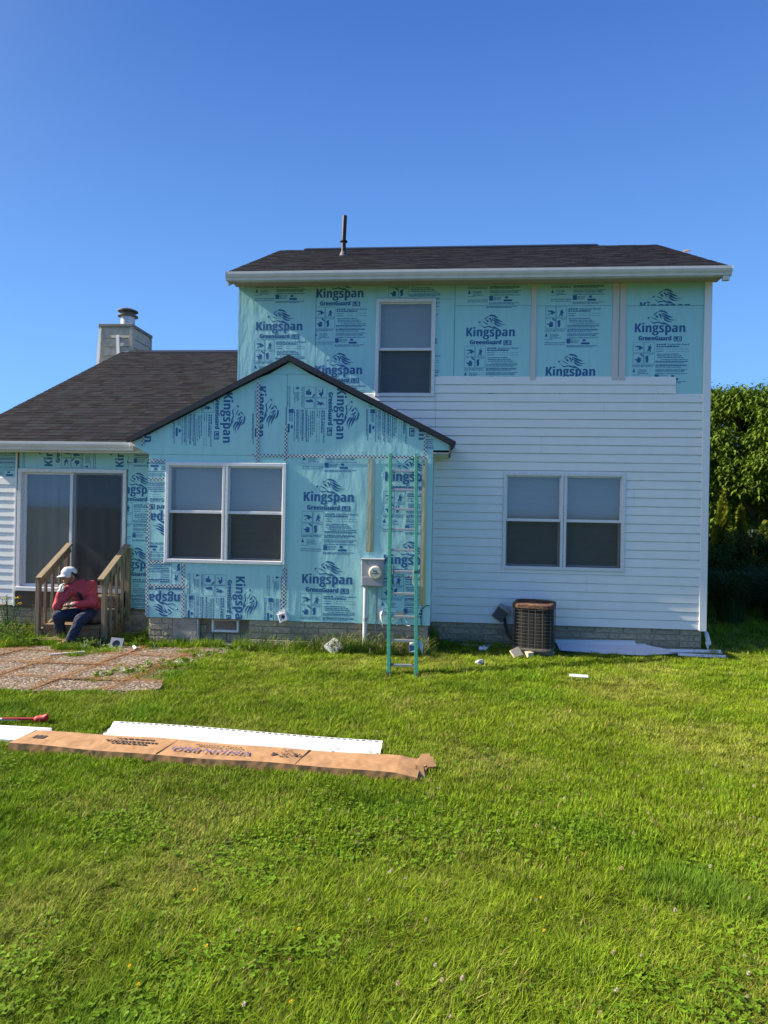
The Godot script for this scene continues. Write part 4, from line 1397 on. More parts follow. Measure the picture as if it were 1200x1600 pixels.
func build_chimney(house: Node) -> void:
	var c := holder("chimney", house)
	var x0 := -4.93
	var x1 := -4.13
	var z0 := -6.05
	var z1 := -5.0
	var mb := MB.new()
	mb.box(Vector3(x0 + 0.02, -0.4, z0 + 0.02), Vector3(x1 - 0.02, 5.86, z1 - 0.02))
	part("chase", mb, M.chase, c)
	var y := 4.0
	while y < 5.8:
		var k := MB.new()
		for e in [[Vector3(x0 + 0.03, y, z1 - 0.02), Vector3(x1 - 0.03, y, z1 - 0.02), Vector3(0, 0, 1)], [Vector3(x1 - 0.02, y, z1 - 0.03), Vector3(x1 - 0.02, y, z0 + 0.03), Vector3(1, 0, 0)]]:
			var a: Vector3 = e[0]
			var b: Vector3 = e[1]
			var o: Vector3 = e[2]
			var h := Vector3(0, minf(0.2, 5.85 - y), 0)
			k.quad(a + o * 0.028, b + o * 0.028, b + h + o * 0.003, a + h + o * 0.003)
			k.quad(a, b, b + o * 0.028, a + o * 0.028)
		part("siding_board", k, M.chase, c)
		y += 0.2
	for t in [[x0 - 0.005, z1 - 0.05, x0 + 0.06, z1 + 0.012], [x1 - 0.06, z1 - 0.06, x1 + 0.012, z1 + 0.012], [x1 - 0.06, z0, x1 + 0.012, z0 + 0.06]]:
		mb = MB.new()
		mb.box(Vector3(t[0], -0.4, t[1]), Vector3(t[2], 5.855, t[3]))
		part("corner_trim", mb, M.chase, c)
	mb = MB.new()
	mb.bar(Vector3(-4.42, 4.92, z1 + 0.05), Vector3(-4.47, 5.66, z1 + 0.02), 0.07, 0.02, Vector3(0, 0, 1))
	part("loose_trim", mb, M.vinyl_trim, c)
	mb = MB.new()
	mb.bar(Vector3(-4.97, 4.4, z1 + 0.03), Vector3(-4.90, 5.80, z1 + 0.02), 0.06, 0.03, Vector3(0, 0, 1))
	part("loose_trim", mb, M.vinyl_trim, c)
	mb = MB.new()
	mb.cbox(Vector3(x0 - 0.02, 5.858, z0 - 0.02), Vector3(x1 + 0.02, 5.93, z1 + 0.02), 0.008)
	part("cap_plate", mb, M.cap_metal, c)
	var f := holder("flue", c)
	mb = MB.new()
	mb.xf = Transform3D(Basis.IDENTITY, Vector3(-4.46, 5.92, -5.45))
	mb.lathe([Vector2(0.165, 0), Vector2(0.165, 0.30), Vector2(0.13, 0.302), Vector2(0.13, 0.30)], 20)
	part("pipe", mb, M.galvanised, f)
	mb = MB.new()
	mb.xf = Transform3D(Basis.IDENTITY, Vector3(-4.46, 5.92, -5.45))
	mb.lathe([Vector2(0.165, 0.29), Vector2(0.235, 0.30), Vector2(0.235, 0.325), Vector2(0.12, 0.37), Vector2(0.12, 0.43)], 20)
	mb.lathe([Vector2(0.0, 0.41), Vector2(0.235, 0.42), Vector2(0.235, 0.445), Vector2(0.10, 0.50), Vector2(0.0, 0.51)], 20)
	part("cowl", mb, M.dark_grey, f)

# -------------------------------------------------------------------------------------------------- rounded bodies from bones
func blobs(mb: MB, bones: Array, cell: float, k: float) -> void:
	# bones: [from, to, radius, radius]; distance to tapered capsules joined by a smooth minimum, meshed as surface nets
	var lo := Vector3.ONE * 1e9
	var hi := -lo
	for b in bones:
		var m: float = maxf(b[2], b[3]) + k + cell * 3
		lo = lo.min((b[0] as Vector3).min(b[1]) - Vector3.ONE * m)
		hi = hi.max((b[0] as Vector3).max(b[1]) + Vector3.ONE * m)
	var nx := int((hi.x - lo.x) / cell) + 2
	var ny := int((hi.y - lo.y) / cell) + 2
	var nz := int((hi.z - lo.z) / cell) + 2
	var f := PackedFloat32Array()
	f.resize(nx * ny * nz)
	f.fill(10.0)
	for b in bones:
		var a: Vector3 = b[0]
		var e: Vector3 = b[1] - a
		var ra: float = b[2]
		var rb: float = b[3]
		var ee := maxf(e.length_squared(), 1e-9)
		var m := maxf(ra, rb) + k + cell * 2
		var q0 := (a.min(b[1]) - Vector3.ONE * m - lo) / cell
		var q1 := (a.max(b[1]) + Vector3.ONE * m - lo) / cell
		for ix in range(maxi(0, int(q0.x)), mini(nx, int(q1.x) + 1)):
			for iy in range(maxi(0, int(q0.y)), mini(ny, int(q1.y) + 1)):
				var at := (ix * ny + iy) * nz
				for iz in range(maxi(0, int(q0.z)), mini(nz, int(q1.z) + 1)):
					var p := lo + Vector3(ix, iy, iz) * cell - a
					var t := clampf(p.dot(e) / ee, 0, 1)
					var d := (p - e * t).length() - lerpf(ra, rb, t)
					var o := f[at + iz]
					var h := maxf(k - absf(d - o), 0.0) / k
					f[at + iz] = minf(d, o) - h * h * k * 0.25
	var vert := {}
	var pos := PackedVector3Array()
	var nrm := PackedVector3Array()
	for ix in range(1, nx - 2):
		for iy in range(1, ny - 2):
			for iz in range(1, nz - 2):
				var i := (ix * ny + iy) * nz + iz
				var c := [f[i], f[i + ny * nz], f[i + nz], f[i + nz + ny * nz], f[i + 1], f[i + 1 + ny * nz], f[i + 1 + nz], f[i + 1 + nz + ny * nz]]
				var inside := 0
				for x in c:
					if x < 0: inside += 1
				if inside == 0 or inside == 8:
					continue
				var s := Vector3.ZERO
				var cnt := 0
				for ed in [[0, 1], [2, 3], [4, 5], [6, 7], [0, 2], [1, 3], [4, 6], [5, 7], [0, 4], [1, 5], [2, 6], [3, 7]]:
					var u: float = c[ed[0]]
					var w: float = c[ed[1]]
					if (u < 0) != (w < 0):
						var t := u / (u - w)
						var p0 := Vector3(ed[0] & 1, (ed[0] >> 1) & 1, ed[0] >> 2)
						var p1 := Vector3(ed[1] & 1, (ed[1] >> 1) & 1, ed[1] >> 2)
						s += p0.lerp(p1, t)
						cnt += 1
				vert[i] = pos.size()
				pos.append(lo + (Vector3(ix, iy, iz) + s / cnt) * cell)
				nrm.append(Vector3(c[1] + c[3] + c[5] + c[7] - c[0] - c[2] - c[4] - c[6], c[2] + c[3] + c[6] + c[7] - c[0] - c[1] - c[4] - c[5], c[4] + c[5] + c[6] + c[7] - c[0] - c[1] - c[2] - c[3]).normalized())
	var sx := ny * nz
	var sy := nz
	for i in vert:
		for ax in 3:
			var st: int = [sx, sy, 1][ax]
			var s1: int = [sy, 1, sx][ax]
			var s2: int = [1, sx, sy][ax]
			var a0 := f[i]
			var a1 := f[i + st]
			if (a0 < 0) == (a1 < 0):
				continue
			if not (vert.has(i - s1) and vert.has(i - s2) and vert.has(i - s1 - s2)):
				continue
			var q := [vert[i], vert[i - s1], vert[i - s1 - s2], vert[i - s2]]
			if a0 > 0:
				q.reverse()
			mb.squad(pos[q[0]], pos[q[1]], pos[q[2]], pos[q[3]], nrm[q[0]], nrm[q[1]], nrm[q[2]], nrm[q[3]])

func build_person() -> void:
	var root := thing("person", "seated person in a red jacket, blue jeans and white cap on the wooden steps", "person", Vector3.ZERO)
	var pel := Vector3(-2.05, 0.05, 0.50)
	var waist := Vector3(-2.06, 0.21, 0.52)
	var chest := Vector3(-2.09, 0.36, 0.575)
	var neck := Vector3(-2.16, 0.475, 0.61)
	var hc := Vector3(-2.285, 0.60, 0.665)
	var sh_r := Vector3(-2.235, 0.405, 0.69)
	var sh_l := Vector3(-2.00, 0.45, 0.56)
	var el_r := Vector3(-2.335, 0.185, 0.86)
	var wr_r := Vector3(-2.325, 0.395, 0.83)
	var el_l := Vector3(-1.90, 0.215, 0.66)
	var wr_l := Vector3(-2.11, 0.215, 0.84)
	var hip_r := Vector3(-2.12, 0.035, 0.56)
	var hip_l := Vector3(-1.99, 0.035, 0.55)
	var kn_r := Vector3(-2.295, 0.055, 0.915)
	var kn_l := Vector3(-1.935, 0.02, 0.955)
	var an_r := Vector3(-2.31, -0.27, 0.80)
	var an_l := Vector3(-2.03, -0.265, 1.03)
	# head frame: z is where the face looks
	var face := Vector3(-0.60, -0.22, 0.77).normalized()
	var hx := Vector3.UP.cross(face).normalized()
	var hy := face.cross(hx)
	var hb := Transform3D(Basis(hx, hy, face), hc)
	var H := func(x: float, y: float, z: float) -> Vector3: return hb * Vector3(x, y, z)
	var bones := [
		[pel, waist, 0.115, 0.105], [waist, chest, 0.105, 0.115], [chest, neck, 0.10, 0.055], [neck, H.call(0, -0.06, -0.02), 0.052, 0.050],
		[sh_r, chest, 0.06, 0.09], [sh_l, chest, 0.06, 0.09], [sh_r, el_r, 0.05, 0.038], [el_r, wr_r, 0.038, 0.026], [sh_l, el_l, 0.05, 0.038], [el_l, wr_l, 0.038, 0.026],
		[hip_r, kn_r, 0.082, 0.052], [kn_r, an_r, 0.052, 0.036], [hip_l, kn_l, 0.082, 0.052], [kn_l, an_l, 0.052, 0.036], [hip_r, hip_l, 0.09, 0.09]]
	var mb := MB.new()
	blobs(mb, bones, 0.016, 0.04)
	# head on a finer grid
	var head := [[H.call(0, 0.028, -0.022), H.call(0, 0.022, 0.012), 0.088, 0.080], [H.call(0, -0.045, 0.03), H.call(0, -0.088, 0.058), 0.058, 0.032], [H.call(0, 0.018, 0.086), H.call(0, -0.018, 0.112), 0.010, 0.015],
		[H.call(-0.030, 0.030, 0.078), H.call(0.030, 0.030, 0.078), 0.014, 0.014], [H.call(-0.02, -0.055, 0.083), H.call(0.02, -0.055, 0.083), 0.010, 0.010], [H.call(-0.083, 0.0, -0.008), H.call(-0.085, 0.03, -0.014), 0.013, 0.016], [H.call(0.083, 0.0, -0.008), H.call(0.085, 0.03, -0.014), 0.013, 0.016],
		[H.call(0, -0.06, -0.02), H.call(0, -0.12, -0.03), 0.052, 0.052]]
	blobs(mb, head, 0.006, 0.018)
	# hands: palms, four fingers and a thumb each
	var hand := func(wrist: Vector3, along: Vector3, palm: Vector3, thumb_side: float, curl: float) -> Array:
		var y := along.normalized()
		var x := y.cross(palm).normalized()
		var z := x.cross(y)
		var T := Transform3D(Basis(x, y, z), wrist)
		var out := [[T * Vector3(-0.018, 0.0, 0), T * Vector3(-0.028, 0.078, 0), 0.020, 0.014], [T * Vector3(0.016, 0.0, 0), T * Vector3(0.028, 0.074, 0), 0.020, 0.014], [T * Vector3(0, 0, 0), T * Vector3(0, 0.078, 0), 0.021, 0.015]]
		var ls := [0.068, 0.078, 0.072, 0.056]
		for i in 4:
			var px := (-0.031 + 0.0205 * i) * -thumb_side
			var l: float = ls[i]
			var p0 := Vector3(px, 0.078, 0)
			var p1 := p0 + Vector3(0, cos(curl * 0.6), sin(curl * 0.6)) * l * 0.45
			var p2 := p1 + Vector3(0, cos(curl * 1.5), sin(curl * 1.5)) * l * 0.32
			var p3 := p2 + Vector3(0, cos(curl * 2.2), sin(curl * 2.2)) * l * 0.25
			out.append([T * p0, T * p1, 0.0095, 0.009])
			out.append([T * p1, T * p2, 0.009, 0.0085])
			out.append([T * p2, T * p3, 0.0085, 0.0075])
		var q0 := Vector3(0.026 * thumb_side, 0.018, 0.004)
		var q1 := q0 + Vector3(0.028 * thumb_side, 0.028, 0.014)
		var q2 := q1 + Vector3(0.006 * thumb_side, 0.03, 0.014)
		out.append([T * q0, T * q1, 0.013, 0.010])
		out.append([T * q1, T * q2, 0.010, 0.008])
		return out
	blobs(mb, hand.call(wr_l, Vector3(-0.9, 0.12, 0.35), Vector3(0.3, -0.6, -0.6), 1.0, 0.5), 0.005, 0.006)
	part("body", mb, M.skin, root)
	mb = MB.new()
	for s in [-1.0, 1.0]:
		mb.xf = Transform3D(Basis.IDENTITY, H.call(0.031 * s, 0.012, 0.084))
		mb.lathe([Vector2(0.0, -0.009), Vector2(0.011, -0.003), Vector2(0.011, 0.003), Vector2(0.0, 0.009)], 8)
	part("eyes", mb, M.dark_cloth, root)
	mb = MB.new()
	blobs(mb, [[H.call(-0.078, 0.045, -0.02), H.call(-0.06, -0.01, -0.075), 0.024, 0.03], [H.call(0.078, 0.045, -0.02), H.call(0.06, -0.01, -0.075), 0.024, 0.03], [H.call(-0.05, 0.0, -0.085), H.call(0.05, 0.0, -0.085), 0.03, 0.03]], 0.007, 0.02)
	part("hair", mb, M.dark_cloth, root)
	# the gloved hand held to the mouth
	mb = MB.new()
	blobs(mb, hand.call(wr_r + Vector3(0, -0.01, 0), Vector3(-0.05, 0.95, -0.25), Vector3(0.55, 0.1, -0.8), -1.0, 0.75), 0.005, 0.007)
	blobs(mb, [[wr_r + Vector3(0, -0.04, 0.0), wr_r + Vector3(0, 0.0, 0), 0.036, 0.031]], 0.006, 0.006)
	part("glove", mb, M.glove, root)
	mb = MB.new()
	blobs(mb, [[wr_l + Vector3(0.03, 0, -0.02), wr_l + Vector3(-0.012, 0.0, 0.008), 0.034, 0.031]], 0.006, 0.006)
	part("cuff", mb, M.glove, root)
	# clothes
	mb = MB.new()
	var jk := [[pel + Vector3(0, 0.03, 0), waist, 0.135, 0.125], [waist, chest, 0.125, 0.135], [chest, neck + Vector3(0.01, -0.015, 0), 0.118, 0.068], [sh_r, chest, 0.085, 0.11], [sh_l, chest, 0.085, 0.11],
		[sh_r, el_r, 0.078, 0.062], [el_r, wr_r + Vector3(0, -0.035, 0), 0.064, 0.046], [sh_l, el_l, 0.078, 0.062], [el_l, wr_l + Vector3(0.02, 0, -0.015), 0.062, 0.044], [Vector3(-1.96, 0.09, 0.50), Vector3(-2.14, 0.09, 0.55), 0.12, 0.12],
		[neck + Vector3(-0.03, 0.01, 0.02), neck + Vector3(0.03, 0.02, -0.02), 0.066, 0.066]]
	# folds at elbow and waist
	for q in [[0.0, 0.05, 0.14], [0.02, 0.11, 0.15], [-0.02, 0.17, 0.15]]:
		jk.append([waist + Vector3(-0.10, q[1] - 0.1, 0.05 + q[0]), waist + Vector3(0.09, q[1] - 0.06, 0.06 + q[0]), 0.066, 0.075])
	blobs(mb, jk, 0.014, 0.03)
	part("jacket", mb, M.jacket, root)
	mb = MB.new()
	blobs(mb, [[neck + Vector3(-0.02, -0.02, 0.075), chest + Vector3(0.0, -0.03, 0.13), 0.022, 0.026], [chest + Vector3(0.0, -0.03, 0.13), waist + Vector3(0.0, 0.03, 0.145), 0.026, 0.020]], 0.008, 0.02)
	part("shirt_front", mb, M.dark_cloth, root)
	mb = MB.new()
	blobs(mb, [[hip_r, kn_r, 0.108, 0.078], [kn_r, an_r + Vector3(0, 0.03, 0), 0.078, 0.062], [hip_l, kn_l, 0.108, 0.078], [kn_l, an_l + Vector3(0, 0.03, 0), 0.078, 0.064], [hip_r, hip_l, 0.11, 0.11], [an_l + Vector3(0.005, 0.02, 0), an_l + Vector3(0.01, -0.02, -0.01), 0.064, 0.058]], 0.014, 0.025)
	part("jeans", mb, M.denim, root)
	for s in [[an_l, Vector3(-0.62, 0, 0.60)], [an_r, Vector3(-0.6, 0, 0.35)]]:
		mb = MB.new()
		var a: Vector3 = s[0]
		var d: Vector3 = (s[1] as Vector3).normalized()
		var g := gy(a.x, a.z) + 0.012
		var heel := Vector3(a.x, g + 0.04, a.z) - d * 0.03
		blobs(mb, [[a + Vector3(0, 0.0, 0), heel, 0.048, 0.042], [heel, heel + d * 0.12, 0.042, 0.046], [heel + d * 0.12, heel + d * 0.185 + Vector3(0, -0.006, 0), 0.046, 0.036]], 0.008, 0.02)
		part("boot", mb, M.boot, root)
	# cap
	mb = MB.new()
	blobs(mb, [[H.call(0, 0.040, -0.026), H.call(0, 0.040, 0.006), 0.095, 0.090], [H.call(0, 0.085, 0.02), H.call(0, 0.075, 0.045), 0.055, 0.045]], 0.007, 0.03)
	part("cap_crown", mb, M.cap_cloth, root)
	mb = MB.new()
	for i in 10:
		var a0 := lerpf(-1.1, 1.1, i / 10.0)
		var a1 := lerpf(-1.1, 1.1, (i + 1) / 10.0)
		for lay in [0.0, -0.006]:
			var p0: Vector3 = H.call(sin(a0) * 0.085, 0.052 + lay - 0.01 * a0 * a0, cos(a0) * 0.085)
			var p1: Vector3 = H.call(sin(a1) * 0.085, 0.052 + lay - 0.01 * a1 * a1, cos(a1) * 0.085)
			var p2: Vector3 = H.call(sin(a1) * 0.085, 0.036 + lay - 0.016 * a1 * a1, 0.085 * cos(a1) + 0.085 * cos(a1 * 1.2))
			var p3: Vector3 = H.call(sin(a0) * 0.085, 0.036 + lay - 0.016 * a0 * a0, 0.085 * cos(a0) + 0.085 * cos(a0 * 1.2))
			mb.quad(p0, p3, p2, p1)
	part("cap_brim", mb, M.cap_cloth, root)
	# jacket bundle beside the hip
	mb = MB.new()
	blobs(mb, [[Vector3(-1.86, -0.02, 0.60), Vector3(-1.84, 0.09, 0.58), 0.07, 0.05], [Vector3(-1.88, -0.03, 0.68), Vector3(-1.83, 0.0, 0.60), 0.055, 0.06]], 0.012, 0.03)
	var bag := single("work_pouch", mb, M.brown_board, "dark brown work pouch on the step beside the seated person", "pouch")
	bag.set_meta("kind", "thing")

# -------------------------------------------------------------------------------------------------- wooden steps
func build_steps() -> void:
	var s := thing("wooden_steps", "weathered wooden steps with two slatted handrails below the sliding door", "steps", Vector3(0, 0, 0))
	var xl := -2.63
	var xr := -1.70
	var mb: MB
	var tops := [[-0.10, 0.52, 0.82], [0.08, 0.25, 0.545], [0.262, 0.02, 0.275]]
	for t in tops:
		for k in 2:
			mb = MB.new()
			var z0 := lerpf(t[1], t[2], k * 0.5)
			var z1 := lerpf(t[1], t[2], k * 0.5 + 0.5) - 0.006
			mb.cbox(Vector3(xl + 0.03, t[0] - 0.036, z0), Vector3(xr - 0.03, t[0], z1), 0.004)
			part("tread", mb, M.old_timber if t[0] < 0 else M.timber, s)
	for x in [xl + 0.06, xr - 0.06]:
		mb = MB.new()
		mb.xf = Transform3D(Basis(Vector3(0, 0, 1), Vector3.UP, Vector3(-1, 0, 0)), Vector3(x, 0, 0))
		mb.prism(PackedVector2Array([Vector2(0.03, -0.36), Vector2(0.79, -0.36), Vector2(0.79, -0.137), Vector2(0.53, -0.137), Vector2(0.53, 0.043), Vector2(0.26, 0.043), Vector2(0.26, 0.225), Vector2(0.03, 0.225)]), -0.018, 0.018)
		part("stringer", mb, M.old_timber, s)
	for k in 3:
		mb = MB.new()
		var zz: float = [0.775, 0.505, 0.235][k]
		mb.box(Vector3(xl + 0.08, [-0.36, -0.10, 0.08][k] + 0.01, zz - 0.01), Vector3(xr - 0.08, [-0.14, 0.042, 0.225][k], zz + 0.01))
		part("riser", mb, M.old_timber, s)
	for side in [0, 1]:
		var x := xl if side == 0 else xr
		var o := -0.035 if side == 0 else 0.035
		# sloping top rail and the board under it
		mb = MB.new()
		mb.bar(Vector3(x, 0.575, 0.86), Vector3(x, 1.04, 0.06), 0.095, 0.036, Vector3(0, 1, 0), 0.004)
		part("handrail", mb, M.timber, s)
		mb = MB.new()
		mb.bar(Vector3(x + o * 0.2, 0.50, 0.83), Vector3(x + o * 0.2, 0.962, 0.05), 0.036, 0.105, Vector3(0, 1, 0), 0.004)
		part("rail_board", mb, M.timber, s)
		for k in 5:
			var z: float = [0.80, 0.625, 0.45, 0.27, 0.075][k]
			var top := 0.575 + (0.86 - z) * 0.581 - 0.035
			var bot := -0.355 if k == 0 else -0.31 + (0.8 - z) * 0.33
			mb = MB.new()
			var w := 0.031 if k in [0, 4] else 0.018
			mb.cbox(Vector3(x + o - w, bot, z - w), Vector3(x + o + w, top, z + w), 0.003)
			part("post" if k in [0, 4] else "baluster", mb, M.timber, s)
		# bottom rail carrying the balusters
		mb = MB.new()
		mb.bar(Vector3(x + o * 0.0, -0.22, 0.80), Vector3(x, 0.06, 0.05), 0.034, 0.085, Vector3(0, 1, 0), 0.003)
		part("bottom_rail", mb, M.timber, s)
	# broken, weathered board lying at the foot
	mb = MB.new()
	mb.xf = Transform3D(Basis(Vector3.UP, 0.06) * Basis(Vector3(0, 0, 1), -0.04), Vector3(-2.36, -0.30, 0.93))
	mb.prism(PackedVector2Array([Vector2(-0.32, -0.09), Vector2(-0.1, -0.10), Vector2(0.14, -0.085), Vector2(0.30, -0.10), Vector2(0.33, 0.04), Vector2(0.16, 0.09), Vector2(-0.05, 0.08), Vector2(-0.3, 0.10)]), -0.014, 0.014)
	for i in mb.v.size():
		pass
	var plank := MB.new()
	plank.xf = Transform3D(Basis(Vector3.UP, 0.08) * Basis(Vector3.RIGHT, -PI / 2), Vector3(-2.33, -0.285, 0.92))
	plank.prism(PackedVector2Array([Vector2(-0.32, -0.09), Vector2(-0.1, -0.10), Vector2(0.14, -0.085), Vector2(0.30, -0.10), Vector2(0.33, 0.04), Vector2(0.16, 0.09), Vector2(-0.05, 0.08), Vector2(-0.3, 0.10)]), -0.014, 0.014)
	single("broken_board", plank, M.old_timber, "splintered brown board lying at the foot of the wooden steps", "board")

# -------------------------------------------------------------------------------------------------- ladder
func build_ladder() -> void:
	var l := thing("ladder", "tall green ladder with metal rungs leaning on the gabled bump-out", "ladder", Vector3.ZERO)
	var b0 := Vector3(2.545, -0.315, 2.22)
	var b1 := Vector3(2.895, -0.315, 2.22)
	var t0 := Vector3(2.405, 2.43, 0.74)
	var t1 := Vector3(2.79, 2.43, 0.74)
	var mb: MB
	var n := Vector3(0, 1.48, 2.745).normalized()
	for r in [[b0, t0, 1.0], [b1, t1, -1.0]]:
		# channel section rail: a web with two flanges
		mb = MB.new()
		var d: Vector3 = (r[1] - r[0]).normalized()
		var x := Vector3(r[2], 0, 0)
		mb.bar(r[0], r[1], 0.010, 0.072, n, 0.002)
		mb.bar(r[0] + n * 0.034 + x * 0.014, r[1] + n * 0.034 + x * 0.014, 0.042, 0.008, n, 0.002)
		mb.bar(r[0] - n * 0.034 + x * 0.014, r[1] - n * 0.034 + x * 0.014, 0.042, 0.008, n, 0.002)
		part("rail", mb, M.ladder_green, l)
		mb = MB.new()
		mb.bar(r[0] - d * 0.035, r[0] + d * 0.05, 0.036, 0.085, n, 0.004)
		mb.cbox(r[0] + Vector3(-0.03, -0.05, -0.05), r[0] + Vector3(0.03, -0.025, 0.05), 0.005)
		part("foot", mb, M.rubber, l)
	for i in 10:
		var t := (0.13 + i * 0.2645) / 2.745
		if t > 0.985:
			continue
		var a := b0.lerp(t0, t)
		var c := b1.lerp(t1, t)
		mb = MB.new()
		mb.bar(a, c, 0.034, 0.030, Vector3.UP, 0.004)
		part("rung", mb, M.aluminium, l)
	mb = MB.new()
	mb.bar(b0.lerp(t0, 0.035) + Vector3(0.01, 0, 0.02), b0.lerp(t0, 0.055) + Vector3(0.06, 0, 0.02), 0.02, 0.02)
	mb.bar(b1.lerp(t1, 0.035) + Vector3(-0.01, 0, 0.02), b1.lerp(t1, 0.055) + Vector3(-0.06, 0, 0.02), 0.02, 0.02)
	part("brace", mb, M.dark_grey, l)
	# rope and hooks hung at mid height
	var k := 0.422
	var ha := b0.lerp(t0, k)
	var hb := b1.lerp(t1, k)
	mb = MB.new()
	var pts := []
	for i in 15:
		var p := ha.lerp(hb, i / 14.0) + Vector3(0, -0.03 - 0.012 * sin(i * 2.4), 0.025)
		pts.append(p)
	mb.tube(pts, [0.006], 6)
	part("chain", mb, M.dark_grey, l)
	for q in [[ha + Vector3(0.06, 0.0, 0.03), -1.0], [hb + Vector3(-0.045, 0.0, 0.03), 1.0]]:
		mb = MB.new()
		mb.tube([q[0] + Vector3(0, 0.10, 0), q[0] + Vector3(0, 0.0, 0), q[0] + Vector3(0, -0.11, 0.01), q[0] + Vector3(0.015, -0.13, 0.02)], [0.008, 0.008, 0.010, 0.008], 7)
		part("hook", mb, M.aluminium if q[1] > 0 else M.dark_grey, l)

# -------------------------------------------------------------------------------------------------- electricity meter
func build_meter() -> void:
	var B := 0.7024
	var m := thing("electric_meter", "grey electric meter box with a round glass dial on the foam wall", "meter", Vector3.ZERO)
	var mb := MB.new()
	mb.cbox(Vector3(2.048, 0.585, B + 0.003), Vector3(2.362, 0.958, B + 0.13), 0.008)
	part("box", mb, M.meter_grey, m)
	mb = MB.new()
	mb.cbox(Vector3(2.04, 0.955, B + 0.001), Vector3(2.37, 0.975, B + 0.142), 0.004)
	part("lid", mb, M.meter_grey, m)
	mb = MB.new()
	mb.cbox(Vector3(2.066, 0.60, B + 0.128), Vector3(2.346, 0.72, B + 0.137), 0.003)
	part("cover", mb, M.meter_grey, m)
	var d := holder("dial", m)
	d.transform = Transform3D(Basis(Vector3.RIGHT, PI / 2), Vector3(2.248, 0.785, B + 0.13))
	mb = MB.new()
	mb.lathe([Vector2(0.094, 0.0), Vector2(0.094, 0.018), Vector2(0.082, 0.026), Vector2(0.082, 0.045), Vector2(0.070, 0.048)], 28)
	part("ring", mb, M.cream, d)
	mb = MB.new()
	mb.lathe([Vector2(0.070, 0.046), Vector2(0.0, 0.047)], 28)
	part("face", mb, M.cream, d)
	mb = MB.new()
	mb.box(Vector3(-0.028, 0.049, -0.036), Vector3(0.028, 0.052, -0.006))
	mb.box(Vector3(-0.05, 0.049, 0.004), Vector3(0.05, 0.052, 0.018))
	part("plate", mb, M.dial, d)
	mb = MB.new()
	mb.lathe([Vector2(0.076, 0.046), Vector2(0.076, 0.085), Vector2(0.066, 0.098), Vector2(0.0, 0.104)], 28)
	part("glass_dome", mb, M.glass, d)
	# conduits down into the ground
	mb = MB.new()
	mb.tube([Vector3(2.108, 0.59, B + 0.06), Vector3(2.106, 0.2, B + 0.06), Vector3(2.104, -0.5, B + 0.06)], [0.030, 0.030, 0.030], 14)
	part("conduit", mb, M.conduit, m)
	mb = MB.new()
	mb.tube([Vector3(2.107, 0.145, B + 0.06), Vector3(2.107, 0.10, B + 0.06)], [0.035, 0.035], 14)
	part("coupling", mb, M.meter_grey, m)
	mb = MB.new()
	mb.tube([Vector3(2.262, 0.59, B + 0.035), Vector3(2.262, 0.25, B + 0.03), Vector3(2.262, 0.12, B + 0.03)], [0.013, 0.013, 0.013], 8)
	mb.tube([Vector3(2.262, 0.13, B + 0.03), Vector3(2.25, -0.02, B + 0.04), Vector3(2.275, -0.2, B + 0.05), Vector3(2.28, -0.45, B + 0.06)], [0.007], 6)
	part("cable", mb, M.meter_grey, m)
	# white rag hung on it
	mb = MB.new()
	var R := [[2.29, 0.27, 0.02], [2.36, 0.285, 0.05], [2.385, 0.20, 0.06], [2.345, 0.15, 0.08], [2.365, -0.01, 0.05], [2.315, 0.09, 0.06], [2.30, 0.20, 0.05]]
	for i in R.size():
		var p := Vector3(R[i][0], R[i][1], B + R[i][2])
		var q := Vector3(R[(i + 1) % R.size()][0], R[(i + 1) % R.size()][1], B + R[(i + 1) % R.size()][2])
		var c := Vector3(2.335, 0.20, B + 0.11)
		mb.tri(c, q, p)
		mb.tri(Vector3(2.335, 0.19, B + 0.01), p, q)
	single("white_rag", mb, M.white_paper, "crumpled white rag hanging beside the meter conduit", "rag")
	# open outlet box with loose wires on the wall behind the ladder
	var ob := thing("outlet_box", "small pale outlet box with loose wires behind the ladder", "outlet box", Vector3(2.60, 0.20, B))
	mb = MB.new()
	mb.cbox(Vector3(-0.055, -0.035, 0.002), Vector3(0.055, 0.035, 0.05), 0.004)
	part("box", mb, M.beige_block, ob)
	for k in 4:
		mb = MB.new()
		var s := -0.12 + k * 0.07
		mb.tube([Vector3(s * 0.3, -0.03, 0.03), Vector3(s, -0.10, 0.05), Vector3(s * 1.6, -0.09 - 0.02 * k, 0.06), Vector3(s * 0.8, -0.15, 0.04)], [0.004], 5)
		part("wire", mb, M.straw if k % 2 else M.dark_grey, ob)
	mb = MB.new()
	mb.tube([Vector3(3.008, 0.33, B + 0.012), Vector3(2.95, 0.33, B + 0.012), Vector3(2.90, 0.28, B + 0.012), Vector3(2.885, 0.18, B + 0.012), Vector3(2.89, 0.06, B + 0.012)], [0.006], 6)
	single("wall_cable", mb, M.black_plastic, "thin black cable curving down the foam wall near its corner", "cable")
	# sheet of paper caught on the ladder
	mb = MB.new()
	mb.xf = Transform3D(Basis(Vector3.UP, -0.2) * Basis(Vector3.RIGHT, -0.3), Vector3(2.88, 0.03, 2.0))
	mb.prism(PackedVector2Array([Vector2(-0.10, 0.06), Vector2(-0.09, -0.09), Vector2(-0.01, -0.08), Vector2(0.03, -0.02), Vector2(0.075, -0.11), Vector2(0.07, 0.02), Vector2(0.03, 0.06), Vector2(-0.04, 0.045)]), 0.0, 0.003)
	var pp := single("ladder_tag", mb, M.white_paper, "white and blue paper tag stuck to the lower rail of the ladder", "tag")
	mb = MB.new()
	mb.xf = Transform3D(Basis(Vector3.UP, -0.2) * Basis(Vector3.RIGHT, -0.3), Vector3(2.88, 0.03, 2.0))
